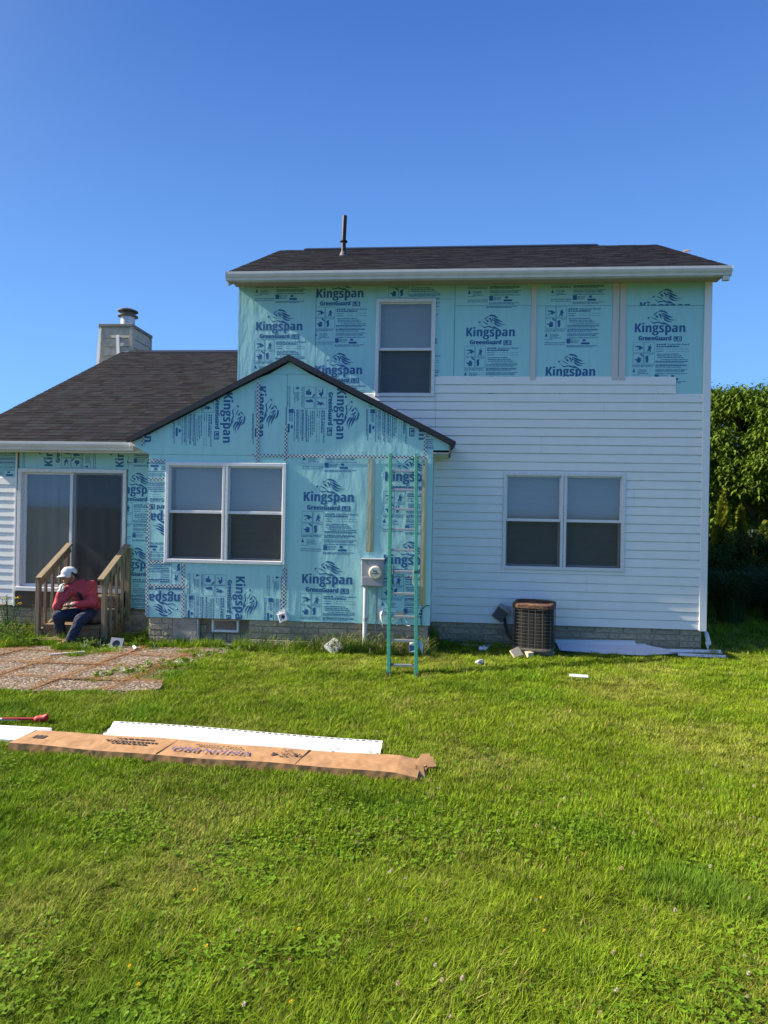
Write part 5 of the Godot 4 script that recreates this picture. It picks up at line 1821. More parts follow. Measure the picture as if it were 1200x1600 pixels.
	mb.prism(PackedVector2Array([Vector2(-0.092, -0.01), Vector2(-0.086, -0.085), Vector2(-0.015, -0.075), Vector2(-0.01, -0.015)]), 0.0035, 0.005)
	part("print", mb, M.blue_paper, pp)
	# dryer hood hanging out of the wall in a tuft of insulation
	var dv := thing("dryer_vent", "white vent hood hanging crooked from a hole in the foam boards", "vent", Vector3(0.934, 0.115, B))
	dv.rotation = Vector3(-0.1, 0.0, 0.35)
	mb = MB.new()
	mb.cbox(Vector3(-0.07, -0.075, 0.01), Vector3(0.07, 0.055, 0.035), 0.004)
	part("flange", mb, M.white_plastic, dv)
	mb = MB.new()
	mb.prism(PackedVector2Array([Vector2(-0.055, -0.06), Vector2(0.055, -0.06), Vector2(0.055, -0.05), Vector2(-0.055, -0.05)]), 0.035, 0.075)
	mb.prism(PackedVector2Array([Vector2(-0.055, 0.035), Vector2(0.055, 0.035), Vector2(0.055, 0.045), Vector2(-0.055, 0.045)]), 0.035, 0.075)
	mb.prism(PackedVector2Array([Vector2(-0.055, -0.05), Vector2(-0.045, -0.05), Vector2(-0.045, 0.035), Vector2(-0.055, 0.035)]), 0.035, 0.075)
	mb.prism(PackedVector2Array([Vector2(0.045, -0.05), Vector2(0.055, -0.05), Vector2(0.055, 0.035), Vector2(0.045, 0.035)]), 0.035, 0.075)
	part("hood", mb, M.white_plastic, dv)
	mb = MB.new()
	mb.xf = Transform3D(Basis(Vector3.RIGHT, PI / 2), Vector3(0, -0.006, 0.036))
	mb.lathe([Vector2(0.026, 0.001), Vector2(0.0, 0.0015)], 14)
	part("opening", mb, M.seal, dv)
	mb = MB.new()
	var rr := RandomNumberGenerator.new()
	rr.seed = 5
	for i in 70:
		var a := Vector3(rr.randf_range(-0.07, 0.06), rr.randf_range(0.045, 0.06), rr.randf_range(0.01, 0.03))
		var d2 := Vector3(rr.randf_range(-0.03, 0.03), rr.randf_range(0.01, 0.05), rr.randf_range(-0.005, 0.03))
		mb.tube([a, a + d2], [0.004, 0.001], 4, false)
	setting(part("insulation_tuft", mb, M.white_paper, dv), "stuff")

# -------------------------------------------------------------------------------------------------- air conditioner
func build_air_conditioner() -> void:
	var a := thing("air_conditioner", "round rusty-topped air conditioner with a wire grille beside the white siding", "air conditioner", Vector3(4.485, -0.265, 0.42))
	var H := 0.655
	var rad := func(t: float) -> float: return 0.283 / pow(pow(absf(cos(t)), 5.0) + pow(absf(sin(t)), 5.0), 0.2)
	var ring := func(r: float, y: float, n := 40) -> Array:
		var out := []
		for i in n + 1:
			var t := TAU * i / n + 0.4
			out.append(Vector3(cos(t), 0, sin(t)) * (rad.call(t - 0.25) * r) + Vector3(0, y, 0))
		return out
	var band := func(mb: MB, rows: Array) -> void:
		for k in rows.size() - 1:
			var p: Array = ring.call(rows[k][0], rows[k][1])
			var q: Array = ring.call(rows[k + 1][0], rows[k + 1][1])
			for i in 40:
				mb.quad(p[i + 1], p[i], q[i], q[i + 1])
	var mb := MB.new()
	band.call(mb, [[0.02, 0.0], [1.0, 0.0], [1.02, 0.012], [1.02, 0.035], [0.96, 0.04], [0.02, 0.04]])
	part("base_pan", mb, M.wire, a)
	mb = MB.new()
	band.call(mb, [[0.93, 0.035], [0.93, H - 0.05]])
	part("coil", mb, M.coil, a)
	mb = MB.new()
	band.call(mb, [[1.0, H - 0.065], [1.03, H - 0.06], [1.03, H - 0.015], [0.98, H], [0.80, H + 0.006], [0.80, H - 0.02]])
	part("top_cover", mb, M.rust, a)
	mb = MB.new()
	mb.xf = Transform3D(Basis.IDENTITY, Vector3(0, H - 0.03, 0))
	mb.lathe([Vector2(0.25, 0.0), Vector2(0.0, 0.001)], 24)
	part("fan_opening", mb, M.coil, a)
	for i in 9:
		mb = MB.new()
		mb.xf = Transform3D(Basis.IDENTITY, Vector3(0, H - 0.004, 0))
		var pts := []
		var r := 0.04 + i * 0.023
		for k in 25:
			pts.append(Vector3(cos(TAU * k / 24.0), 0, sin(TAU * k / 24.0)) * r + Vector3(0, 0.018 * (1.0 - r / 0.24), 0))
		mb.tube(pts, [0.004], 5, false)
		part("fan_guard_ring", mb, M.rust, a)
	mb = MB.new()
	mb.xf = Transform3D(Basis.IDENTITY, Vector3(0, H - 0.09, 0))
	mb.lathe([Vector2(0.07, 0), Vector2(0.07, 0.07), Vector2(0.0, 0.075)], 16)
	part("motor", mb, M.rust, a)
	for k in 5:
		mb = MB.new()
		mb.xf = Transform3D(Basis(Vector3.UP, TAU * k / 5.0), Vector3(0, H - 0.06, 0))
		mb.quad(Vector3(0.06, -0.015, 0.03), Vector3(0.22, -0.02, 0.07), Vector3(0.23, 0.015, -0.05), Vector3(0.06, 0.01, -0.03))
		part("fan_blade", mb, M.dark_grey, a)
	for i in 12:
		mb = MB.new()
		mb.tube(ring.call(0.995, 0.055 + i * 0.047), [0.0017], 5, false)
		part("grille_ring", mb, M.wire, a)
	for i in 20:
		var t := TAU * i / 20.0
		var p: Vector3 = Vector3(cos(t), 0, sin(t)) * (rad.call(t - 0.65 + 0.0) * 1.0)
		mb = MB.new()
		var q: Vector3 = (ring.call(1.005, 0.0, 20) as Array)[i]
		mb.tube([q + Vector3(0, 0.03, 0), q + Vector3(0, H - 0.06, 0)], [0.002], 5, false)
		part("grille_bar", mb, M.wire, a)
	mb = MB.new()
	mb.cbox(Vector3(0.02, H - 0.085, 0.285), Vector3(0.10, H - 0.045, 0.298), 0.003)
	part("badge", mb, M.wire, a)
	mb = MB.new()
	mb.box(Vector3(-0.26, -0.10, -0.24), Vector3(0.26, -0.002, 0.20))
	part("support_pad", mb, M.parge, a)
	# disconnect box tilted off the wall
	var d := thing("disconnect_box", "dark grey electrical disconnect box hanging tilted over the foundation", "electrical box", Vector3(4.05, 0.165, 0.035))
	d.rotation.z = -0.62
	mb = MB.new()
	mb.cbox(Vector3(-0.085, -0.11, 0.0), Vector3(0.085, 0.11, 0.085), 0.006)
	part("box", mb, M.dark_grey, d)
	mb = MB.new()
	mb.cbox(Vector3(-0.092, 0.06, 0.0), Vector3(0.092, 0.118, 0.098), 0.006)
	part("hood", mb, M.meter_grey, d)
	mb = MB.new()
	mb.tube([Vector3(4.10, 0.10, 0.07), Vector3(4.115, -0.02, 0.09), Vector3(4.14, -0.12, 0.13), Vector3(4.20, -0.18, 0.22), Vector3(4.27, -0.19, 0.30)], [0.022], 10)
	single("power_whip", mb, M.black_plastic, "black flexible conduit from the tilted disconnect box to the air conditioner", "conduit")

# -------------------------------------------------------------------------------------------------- carton and loose siding on the lawn
func flat_text(parent: Node, words: String, bold: bool, rect: Rect2, y: float, m: Material, serif := false) -> void:
	# lettering on a level top; rect in the carton's own x and z, read from the far side
	var t := text_triangles(words, bold, Rect2(0, 0, rect.size.x, rect.size.y), serif)
	var mb := MB.new()
	for i in range(0, t.size(), 3):
		var q := []
		for k in 3:
			q.append(Vector3(rect.end.x - t[i + k].x, y, rect.position.y + t[i + k].y))
		if (q[1] - q[0]).cross(q[2] - q[0]).y > 0:
			mb.tri(q[0], q[1], q[2])
		else:
			mb.tri(q[0], q[2], q[1])
	part("lettering", mb, m, parent)

func small_print(parent: Node, rect: Rect2, y: float) -> void:
	# a row of print too small to read
	var mb := MB.new()
	var x := rect.position.x
	while x < rect.end.x - 0.004:
		var w := minf(rng.randf_range(0.012, 0.045), rect.end.x - x)
		mb.quad(Vector3(x, y, rect.end.y), Vector3(x + w, y, rect.end.y), Vector3(x + w, y, rect.position.y), Vector3(x, y, rect.position.y))
		x += w + rng.randf_range(0.005, 0.01)
	setting(part("small_print", mb, M.ink_black, parent), "stuff")

func build_carton() -> void:
	var a := Vector3(0.0, 0, 5.21)
	var b := Vector3(3.02, 0, 5.40)
	var turn := -atan2(b.z - a.z, b.x - a.x)
	var c := thing("siding_carton", "long flat cardboard carton with blue and black print lying on the lawn", "carton", Vector3(0.0, gy(0, 5.2) + 0.012, 5.21), turn)
	var L := 3.02
	var W := 0.31
	var Ht := 0.062
	var mb := MB.new()
	# gently wavy top so that it is not a perfect slab
	var n := 40
	var top := func(x: float, z: float) -> float: return Ht + 0.004 * sin(x * 3.0 + z * 9.0) + 0.003 * sin(x * 7.3) - 0.02 * smoothstep(2.85, 3.02, x)
	for i in n:
		var x0 := L * i / n
		var x1 := L * (i + 1) / n
		for j in 4:
			var z0 := -W / 2 + W * j / 4.0
			var z1 := -W / 2 + W * (j + 1) / 4.0
			mb.quad(Vector3(x0, top.call(x0, z0), z0), Vector3(x0, top.call(x0, z1), z1), Vector3(x1, top.call(x1, z1), z1), Vector3(x1, top.call(x1, z0), z0))
		mb.quad(Vector3(x0, 0, W / 2), Vector3(x1, 0, W / 2), Vector3(x1, top.call(x1, W / 2), W / 2), Vector3(x0, top.call(x0, W / 2), W / 2))
		mb.quad(Vector3(x1, 0, -W / 2), Vector3(x0, 0, -W / 2), Vector3(x0, top.call(x0, -W / 2), -W / 2), Vector3(x1, top.call(x1, -W / 2), -W / 2))
	mb.quad(Vector3(0, 0, -W / 2), Vector3(0, 0, W / 2), Vector3(0, Ht, W / 2), Vector3(0, Ht, -W / 2))
	part("body", mb, M.cardboard, c)
	# torn flaps at the open end
	var rr := RandomNumberGenerator.new()
	rr.seed = 8
	for k in 9:
		mb = MB.new()
		var z := lerpf(-W / 2, W / 2, k / 8.0)
		var up := Ht if k < 6 else 0.03
		var p := Vector3(L - 0.02, up - 0.012 * (k % 3), z)
		var d := Vector3(rr.randf_range(0.05, 0.13), rr.randf_range(-0.05, 0.004), rr.randf_range(-0.04, 0.04))
		var s := Vector3(rr.randf_range(-0.02, 0.02), rr.randf_range(-0.03, 0.01), rr.randf_range(0.03, 0.06))
		mb.tri(p - s, p + s, p + d)
		mb.tri(p + s, p + s * 0.6 + d * 1.15, p + d)
		mb.tri(p - s, p + d, p - s + d * 0.7 + Vector3(0, 0.012, 0))
		part("torn_flap", mb, M.cardboard, c)
	mb = MB.new()
	for k in 6:
		var z0 := -W / 2 + W * k / 6.0
		var z1 := -W / 2 + W * (k + 1) / 6.0
		mb.quad(Vector3(L - 0.16, 0.004, z1), Vector3(L - 0.16, 0.004, z0), Vector3(L + 0.06 + 0.04 * (k % 2), 0.006, z0), Vector3(L + 0.05 + 0.05 * ((k + 1) % 2), 0.006, z1))
	part("bottom_flap", mb, M.cardboard, c)
	# closing tape and crease lines
	for x in [1.18, 2.20]:
		mb = MB.new()
		mb.bar(Vector3(x, Ht - 0.003, -W / 2 + 0.004), Vector3(x - 0.03, Ht - 0.003, W / 2 - 0.004), 0.010, 0.018, Vector3.UP, 0.004)
		part("crease", mb, M.cardboard, c)
	flat_text(c, "VISION PRO", true, Rect2(1.22, -0.005, 0.60, 0.075), Ht + 0.0095, M.ink_blue, true)
	flat_text(c, "Vinyl Siding", true, Rect2(1.36, -0.085, 0.36, 0.042), Ht + 0.0095, M.ink_black)
	small_print(c, Rect2(0.72, -0.095, 0.30, 0.024), Ht + 0.0095)
	small_print(c, Rect2(0.66, -0.045, 0.42, 0.026), Ht + 0.0095)
	small_print(c, Rect2(0.72, -0.002, 0.30, 0.022), Ht + 0.0095)
	small_print(c, Rect2(0.10, -0.03, 0.06, 0.07), Ht + 0.0095)
	small_print(c, Rect2(0.165, -0.028, 0.03, 0.07), Ht + 0.0095)
	small_print(c, Rect2(2.12, -0.03, 0.045, 0.05), Ht + 0.0095)
	for k in 5:
		small_print(c, Rect2(2.02 + 0.02 * (k % 2), -0.09 + k * 0.03, 0.07, 0.014), Ht + 0.0095)
	mb = MB.new()
	mb.tri(Vector3(1.96, Ht + 0.009, -0.03), Vector3(1.96, Ht + 0.009, 0.04), Vector3(2.01, Ht + 0.009, 0.0))
	part("recycling_mark", mb, M.ink_black, c)
	# white vinyl panel behind it, standing on edge
	var s := thing("loose_siding", "long white vinyl siding panel with a slotted nail hem behind the carton", "siding panel", Vector3(0.50, gy(0, 4.75) + 0.02, 4.83), -0.07)
	mb = MB.new()
	var prof := [Vector2(0.125, 0.004), Vector2(0.115, 0.010), Vector2(0.105, 0.026), Vector2(0.055, 0.018), Vector2(0.046, 0.034), Vector2(0.0, 0.042), Vector2(-0.026, 0.068), Vector2(-0.050, 0.074)]
	n = 12
	for i in n:
		var x0 := 2.22 * i / n
		var x1 := 2.22 * (i + 1) / n
		var w0 := 0.006 * sin(x0 * 2.6)
		var w1 := 0.006 * sin(x1 * 2.6)
		for k in prof.size() - 1:
			var p: Vector2 = prof[k]
			var q: Vector2 = prof[k + 1]
			mb.quad(Vector3(x0, p.y + w0, p.x), Vector3(x1, p.y + w1, p.x), Vector3(x1, q.y + w1, q.x), Vector3(x0, q.y + w0, q.x))
			mb.quad(Vector3(x0, p.y + w0 - 0.0015, p.x), Vector3(x0, q.y + w0 - 0.0015, q.x), Vector3(x1, q.y + w1 - 0.0015, q.x), Vector3(x1, p.y + w1 - 0.0015, p.x))
	part("sheet", mb, M.white_plastic, s)
	for i in 43:
		mb = MB.new()
		var x := 0.06 + i * 0.05
		mb.xf = Transform3D(Basis.IDENTITY, Vector3(x, 0.006 * sin(x * 2.6), 0))
		mb.quad(Vector3(0, 0.0718, -0.0290), Vector3(0.028, 0.0718, -0.0290), Vector3(0.028, 0.0745, -0.040), Vector3(0, 0.0745, -0.040))
		part("nail_slot", mb, M.dark_grey, s)
	# another panel end poking out past the carton
	mb = MB.new()
	mb.xf = Transform3D(Basis(Vector3.UP, -0.02), Vector3(-0.86, gy(0, 5.0) + 0.045, 5.04))
	mb.cbox(Vector3(0, -0.03, -0.10), Vector3(0.98, 0.0, 0.12), 0.006)
	mb.cbox(Vector3(0, -0.03, -0.10), Vector3(0.94, 0.024, -0.09), 0.003)
	mb.cbox(Vector3(0, -0.03, 0.02), Vector3(0.90, 0.016, 0.032), 0.003)
	single("vinyl_offcut", mb, M.white_plastic, "short white vinyl off-cut sticking out past the end of the carton", "siding panel")
	# red-handled tool with a striped rod
	var t := thing("pry_rod", "pale rod with a red plastic head lying in the grass by the carton", "tool", Vector3(-0.19, gy(0, 4.67) + 0.05, 4.67), 0.22)
	mb = MB.new()
	mb.tube([Vector3(-0.62, 0.01, 0.0), Vector3(-0.3, 0.012, 0.02), Vector3(-0.03, 0.0, 0.0)], [0.012, 0.012, 0.011], 8)
	part("rod", mb, M.white_plastic, t)
	mb = MB.new()
	mb.tube([Vector3(-0.30, 0.014, 0.02), Vector3(-0.03, 0.002, 0.0)], [0.0125, 0.0125], 8)
	part("grip", mb, M.red_plastic, t)
	mb = MB.new()
	blobs(mb, [[Vector3(-0.03, 0.0, 0.0), Vector3(0.03, 0.01, 0.0), 0.03, 0.026], [Vector3(0.03, 0.01, 0.0), Vector3(0.05, 0.035, 0.02), 0.02, 0.014]], 0.008, 0.02)
	part("head", mb, M.red_plastic, t)

# -------------------------------------------------------------------------------------------------- scraps round the house
func slabbit(size: Vector3, k := 0.004) -> MB:
	var mb := MB.new()
	mb.cbox(-size / 2, size / 2, k)
	return mb

func build_litter() -> void:
	var o: Node3D
	# dented ceiling-tile scrap leaning in the grass
	var tile_scrap := thing("foam_block", "white scuffed square block tilted in the grass by the meter", "block", Vector3(1.70, -0.25, 0.92))
	tile_scrap.rotation = Vector3(-0.75, 0.2, 0.72)
	part("slab", slabbit(Vector3(0.21, 0.20, 0.06), 0.008), M.polystyrene, tile_scrap)
	var rr := RandomNumberGenerator.new()
	rr.seed = 77
	for k in 9:
		var mb := MB.new()
		mb.xf = Transform3D(Basis(Vector3(0, 0, 1), rr.randf() * 3.0), Vector3(rr.randf_range(-0.085, 0.085), rr.randf_range(-0.08, 0.08), 0.0302))
		mb.box(Vector3(-0.01, -0.005, 0), Vector3(0.012, 0.006, 0.0012))
		part("dent", mb, M.old_timber, tile_scrap)
	# grey square box with a round hole
	var gv := thing("junction_cover", "grey square box with a round hole on the patio edge", "junction box", Vector3(-1.33, -0.275, 1.10))
	gv.rotation = Vector3(-0.5, 0.25, -0.12)
	var mb := MB.new()
	var ring := PackedVector2Array()
	var s := 0.085
	for k in 4:
		var p := [Vector2(-s, -s), Vector2(s, -s), Vector2(s, s), Vector2(-s, s)][k] as Vector2
		var q := [Vector2(-s, -s), Vector2(s, -s), Vector2(s, s), Vector2(-s, s)][(k + 1) % 4] as Vector2
		var poly := PackedVector2Array([p, q])
		for i in 6:
			var an := lerpf(q.angle(), p.angle() - (TAU if p.angle() > q.angle() else 0.0), i / 5.0)
			poly.append(Vector2(cos(an), sin(an)) * 0.052)
		mb.prism(poly, -0.03, 0.0)
	part("plate", mb, M.meter_grey, gv)
	mb = MB.new()
	mb.box(Vector3(-s, -s, -0.045), Vector3(s, s, -0.031))
	part("back", mb, M.dark_grey, gv)
	# wall-foot scraps
	for d in [
		["gutter_scrap", "narrow white strip along the foundation under the disconnect box", "strip", Vector3(3.80, -0.325, 0.16), Vector3(0.76, 0.04, 0.09), 0.0, M.white_plastic],
		["tile_scrap", "beige square tile tilted against the air conditioner", "tile", Vector3(4.20, -0.27, 0.78), Vector3(0.16, 0.12, 0.03), 0.5, M.beige_block],
		["brick_scrap", "tan block lying under the edge of the air conditioner", "block", Vector3(4.38, -0.31, 0.74), Vector3(0.09, 0.10, 0.10), 0.4, M.beige_block],
		["crushed_cup", "blue-white crushed cup in the shade by the foundation", "cup", Vector3(3.78, -0.31, 0.36), Vector3(0.16, 0.07, 0.10), 0.2, M.white_plastic],
		["paper_scrap", "small white paper ball in the grass before the air conditioner", "paper", Vector3(3.66, -0.275, 1.40), Vector3(0.11, 0.06, 0.08), 0.6, M.white_paper],
		["vinyl_chip", "thin white vinyl chip alone on the open lawn", "vinyl chip", Vector3(4.76, -0.235, 2.15), Vector3(0.21, 0.012, 0.07), -0.12, M.white_plastic],
		["wood_stick", "pale split stick lying on the patio slabs", "stick", Vector3(-1.66, -0.285, 1.75), Vector3(0.42, 0.022, 0.03), 0.62, M.furring],
		["vinyl_strip", "short white strip on the patio beside the weeds", "strip", Vector3(-1.03, -0.30, 1.18), Vector3(0.20, 0.014, 0.03), -1.0, M.white_plastic]]:
		o = thing(d[0], d[1], d[2], d[3], d[5])
		if d[0] == "tile_scrap":
			o.rotation.x = -0.7
			o.rotation.z = 0.25
		if d[0] in ["paper_scrap", "crushed_cup"]:
			mb = MB.new()
			var z: Vector3 = d[4]
			var pts := []
			for k in 5:
				pts.append([Vector3(rr.randf_range(-0.4, 0.4) * z.x, rr.randf_range(-0.3, 0.3) * z.y, rr.randf_range(-0.4, 0.4) * z.z), Vector3(rr.randf_range(-0.4, 0.4) * z.x, rr.randf_range(-0.3, 0.3) * z.y, rr.randf_range(-0.4, 0.4) * z.z), z.y * 0.32, z.y * 0.25])
			blobs(mb, pts, 0.009, 0.008)
			part("crumple", mb, d[6], o)
			if d[0] == "paper_scrap":
				mb = MB.new()
				mb.xf = Transform3D(Basis(Vector3.UP, 0.4), Vector3(0.0, 0.012, 0.03))
				mb.lathe([Vector2(0.03, -0.03), Vector2(0.032, 0.0), Vector2(0.0, 0.004)], 10)
				part("rim", mb, M.meter_grey, o)
		else:
			part("piece", slabbit(d[4], 0.003), d[6], o)
			if d[0] in ["gutter_scrap", "vinyl_chip", "vinyl_strip"]:
				mb = MB.new()
				mb.box(Vector3(-d[4].x / 2, d[4].y / 2 + 0.001, -d[4].z / 2), Vector3(d[4].x / 2, d[4].y / 2 + 0.008, -d[4].z / 2 + 0.008))
				part("hem", mb, d[6], o)
	# the wide white panels dropped along the right-hand wall
	for d in [["vinyl_sheet", "wide white vinyl sheet lying along the foundation past the air conditioner", [Vector3(4.86, -0.25, 0.08), Vector3(6.15, -0.24, 0.02), Vector3(6.63, -0.30, 0.20), Vector3(6.05, -0.325, 0.36), Vector3(5.5, -0.33, 0.33), Vector3(4.88, -0.32, 0.24)]],
		["vinyl_sheet", "white vinyl sheet propped behind the wide one on the foundation", [Vector3(4.84, -0.22, 0.03), Vector3(6.0, -0.20, 0.0), Vector3(6.02, -0.255, 0.07), Vector3(4.86, -0.27, 0.09)]]]:
		o = thing(d[0], d[1], "vinyl sheet", Vector3.ZERO)
		mb = MB.new()
		var q: Array = d[2]
		for i in range(1, q.size() - 1):
			mb.tri(q[0], q[i + 1], q[i])
			mb.tri(q[0] - Vector3(0, 0.003, 0), q[i] - Vector3(0, 0.003, 0), q[i + 1] - Vector3(0, 0.003, 0))
		for i in q.size():
			var p: Vector3 = q[i]
			var r: Vector3 = q[(i + 1) % q.size()]
			mb.quad(p, r, r - Vector3(0, 0.003, 0), p - Vector3(0, 0.003, 0))
		part("sheet", mb, M.white_plastic, o)
		mb = MB.new()
		mb.bar(q[0] + Vector3(0, 0.008, 0), q[1] + Vector3(0, 0.008, 0), 0.02, 0.012)
		part("hem", mb, M.white_plastic, o)
	for d in [["white corner strip lying past the end of the wall", Vector3(6.42, -0.29, 0.22), Vector3(7.16, -0.29, 0.16), 0.05], ["thin white strip lying in front of the corner strip", Vector3(6.50, -0.315, 0.34), Vector3(7.14, -0.32, 0.36), 0.03]]:
		o = thing("trim_strip", d[0], "strip", Vector3.ZERO, 0.0)
		mb = MB.new()
		mb.bar(d[1], d[2], d[3], 0.012, Vector3.UP, 0.002)
		part("flange", mb, M.white_plastic, o)
		mb = MB.new()
		mb.bar(d[1] + Vector3(0, 0.016, -d[3] / 2), d[2] + Vector3(0, 0.016, -d[3] / 2), 0.006, 0.034, Vector3.UP, 0.001)
		part("lip", mb, M.white_plastic, o)
	# tap and pale rag at the far corner
	mb = MB.new()
	blobs(mb, [[Vector3(7.03, -0.06, -0.06), Vector3(7.06, -0.20, -0.04), 0.03, 0.035], [Vector3(7.03, -0.2, -0.04), Vector3(7.05, -0.30, -0.02), 0.022, 0.012]], 0.01, 0.02)
	single("corner_rag", mb, M.white_paper, "pale rag stuffed at the corner below the white corner post", "rag")

# -------------------------------------------------------------------------------------------------- plants
func leaf_quad(mb: MB, base: Vector3, dir: Vector3, side: Vector3, length: float, width: float, droop: float) -> void:
	# a folded leaf of four faces, drooping towards its tip
	var mid := base + dir * length * 0.5 + Vector3(0, -droop * length * 0.18, 0)
	var tip := base + dir * length + Vector3(0, -droop * length * 0.75, 0)
	var up := side.cross(dir).normalized() * width * 0.18
	var l := mid - side * width * 0.5 + up
	var r := mid + side * width * 0.5 + up
	mb.tri(base, r, mid)
	mb.tri(base, mid, l)
	mb.tri(mid, r, tip)
	mb.tri(mid, tip, l)

func scatter_node(called: String, mesh: Mesh, m: Material, buf: PackedFloat32Array, parent: Node = self) -> MultiMeshInstance3D:
	var mm := MultiMesh.new()
	mm.transform_format = MultiMesh.TRANSFORM_3D
	mm.use_colors = true
	mm.mesh = mesh
	mm.instance_count = buf.size() / 16
	mm.buffer = buf
	var o := MultiMeshInstance3D.new()
	o.name = called
	o.multimesh = mm
	o.material_override = m
	parent.add_child(o, true)
	return o

func push(buf: PackedFloat32Array, t: Transform3D, c: Color) -> void:
	var b := t.basis
	buf.append_array(PackedFloat32Array([b.x.x, b.y.x, b.z.x, t.origin.x, b.x.y, b.y.y, b.z.y, t.origin.y, b.x.z, b.y.z, b.z.z, t.origin.z, c.r, c.g, c.b, 1.0]))

func blade_tuft(seed_: int, blades: int, spread: float, h0: float, h1: float, w: float, lean: float) -> ArrayMesh:
	var rr := RandomNumberGenerator.new()
	rr.seed = seed_
	var mb := MB.new()
	for i in blades:
		var a := rr.randf() * TAU
		var p := Vector3(cos(a), 0, sin(a)) * spread * sqrt(rr.randf())
		var d := rr.randf() * TAU
		var out := Vector3(cos(d), 0, sin(d))
		var s := Vector3(-sin(d), 0, cos(d)) * w * rr.randf_range(0.7, 1.25) * 0.5
		var h := rr.randf_range(h0, h1)
		var bend := rr.randf_range(0.15, 1.0) * lean * h
		var q1 := p + Vector3(0, h * 0.55, 0) + out * bend * 0.35
		var q2 := p + Vector3(0, h * rr.randf_range(0.82, 1.0), 0) + out * bend
		var t := rr.randf_range(0.8, 1.2)
		mb.ink = Color(t * rr.randf_range(0.85, 1.2), t, t * rr.randf_range(0.7, 1.1))
		mb.quad(p - s, p + s, q1 + s * 0.8, q1 - s * 0.8)
		mb.tri(q1 - s * 0.8, q1 + s * 0.8, q2)
	return mb.mesh(true)

const PATIO := [[-6.2, 1.55], [-3.2, 1.62], [-2.6, 1.32], [-2.0, 1.05], [-1.6, 0.98], [-1.0, 0.95], [0.15, 0.86], [0.42, 0.95], [0.25, 1.3], [0.10, 1.75], [0.22, 2.2], [0.05, 2.7], [0.20, 3.1], [0.28, 3.38], [0.02, 3.52], [-0.35, 3.50], [-0.8, 3.64], [-1.6, 3.60], [-2.4, 3.72], [-6.2, 3.78]]
var patio_poly := PackedVector2Array()

func bare(x: float, z: float) -> bool:
	# where no lawn grows
	if z < 0.02 and x > -4.2 and x < 7.0:
		return true
	if z < 0.72 and x > -1.1 and x < 3.02:
		return true
	if z < 0.36 and x > 4.84 and x < 6.66:
		return true
	if x > -0.86 and x < 2.72 and z > 4.60 + x * 0.07 and z < 5.04 + x * 0.065 and x > 0.38:
		return true
	if x > -0.9 and x < 0.05 and z > 4.92 and z < 5.18:
		return true
	if x > -2.66 and x < -1.68 and z < 0.90:
		return true
	if x > -2.5 and x < -1.5 and z < 1.35 and sin(x * 37.0 + z * 23.0) < 0.75:
		return true
	return false

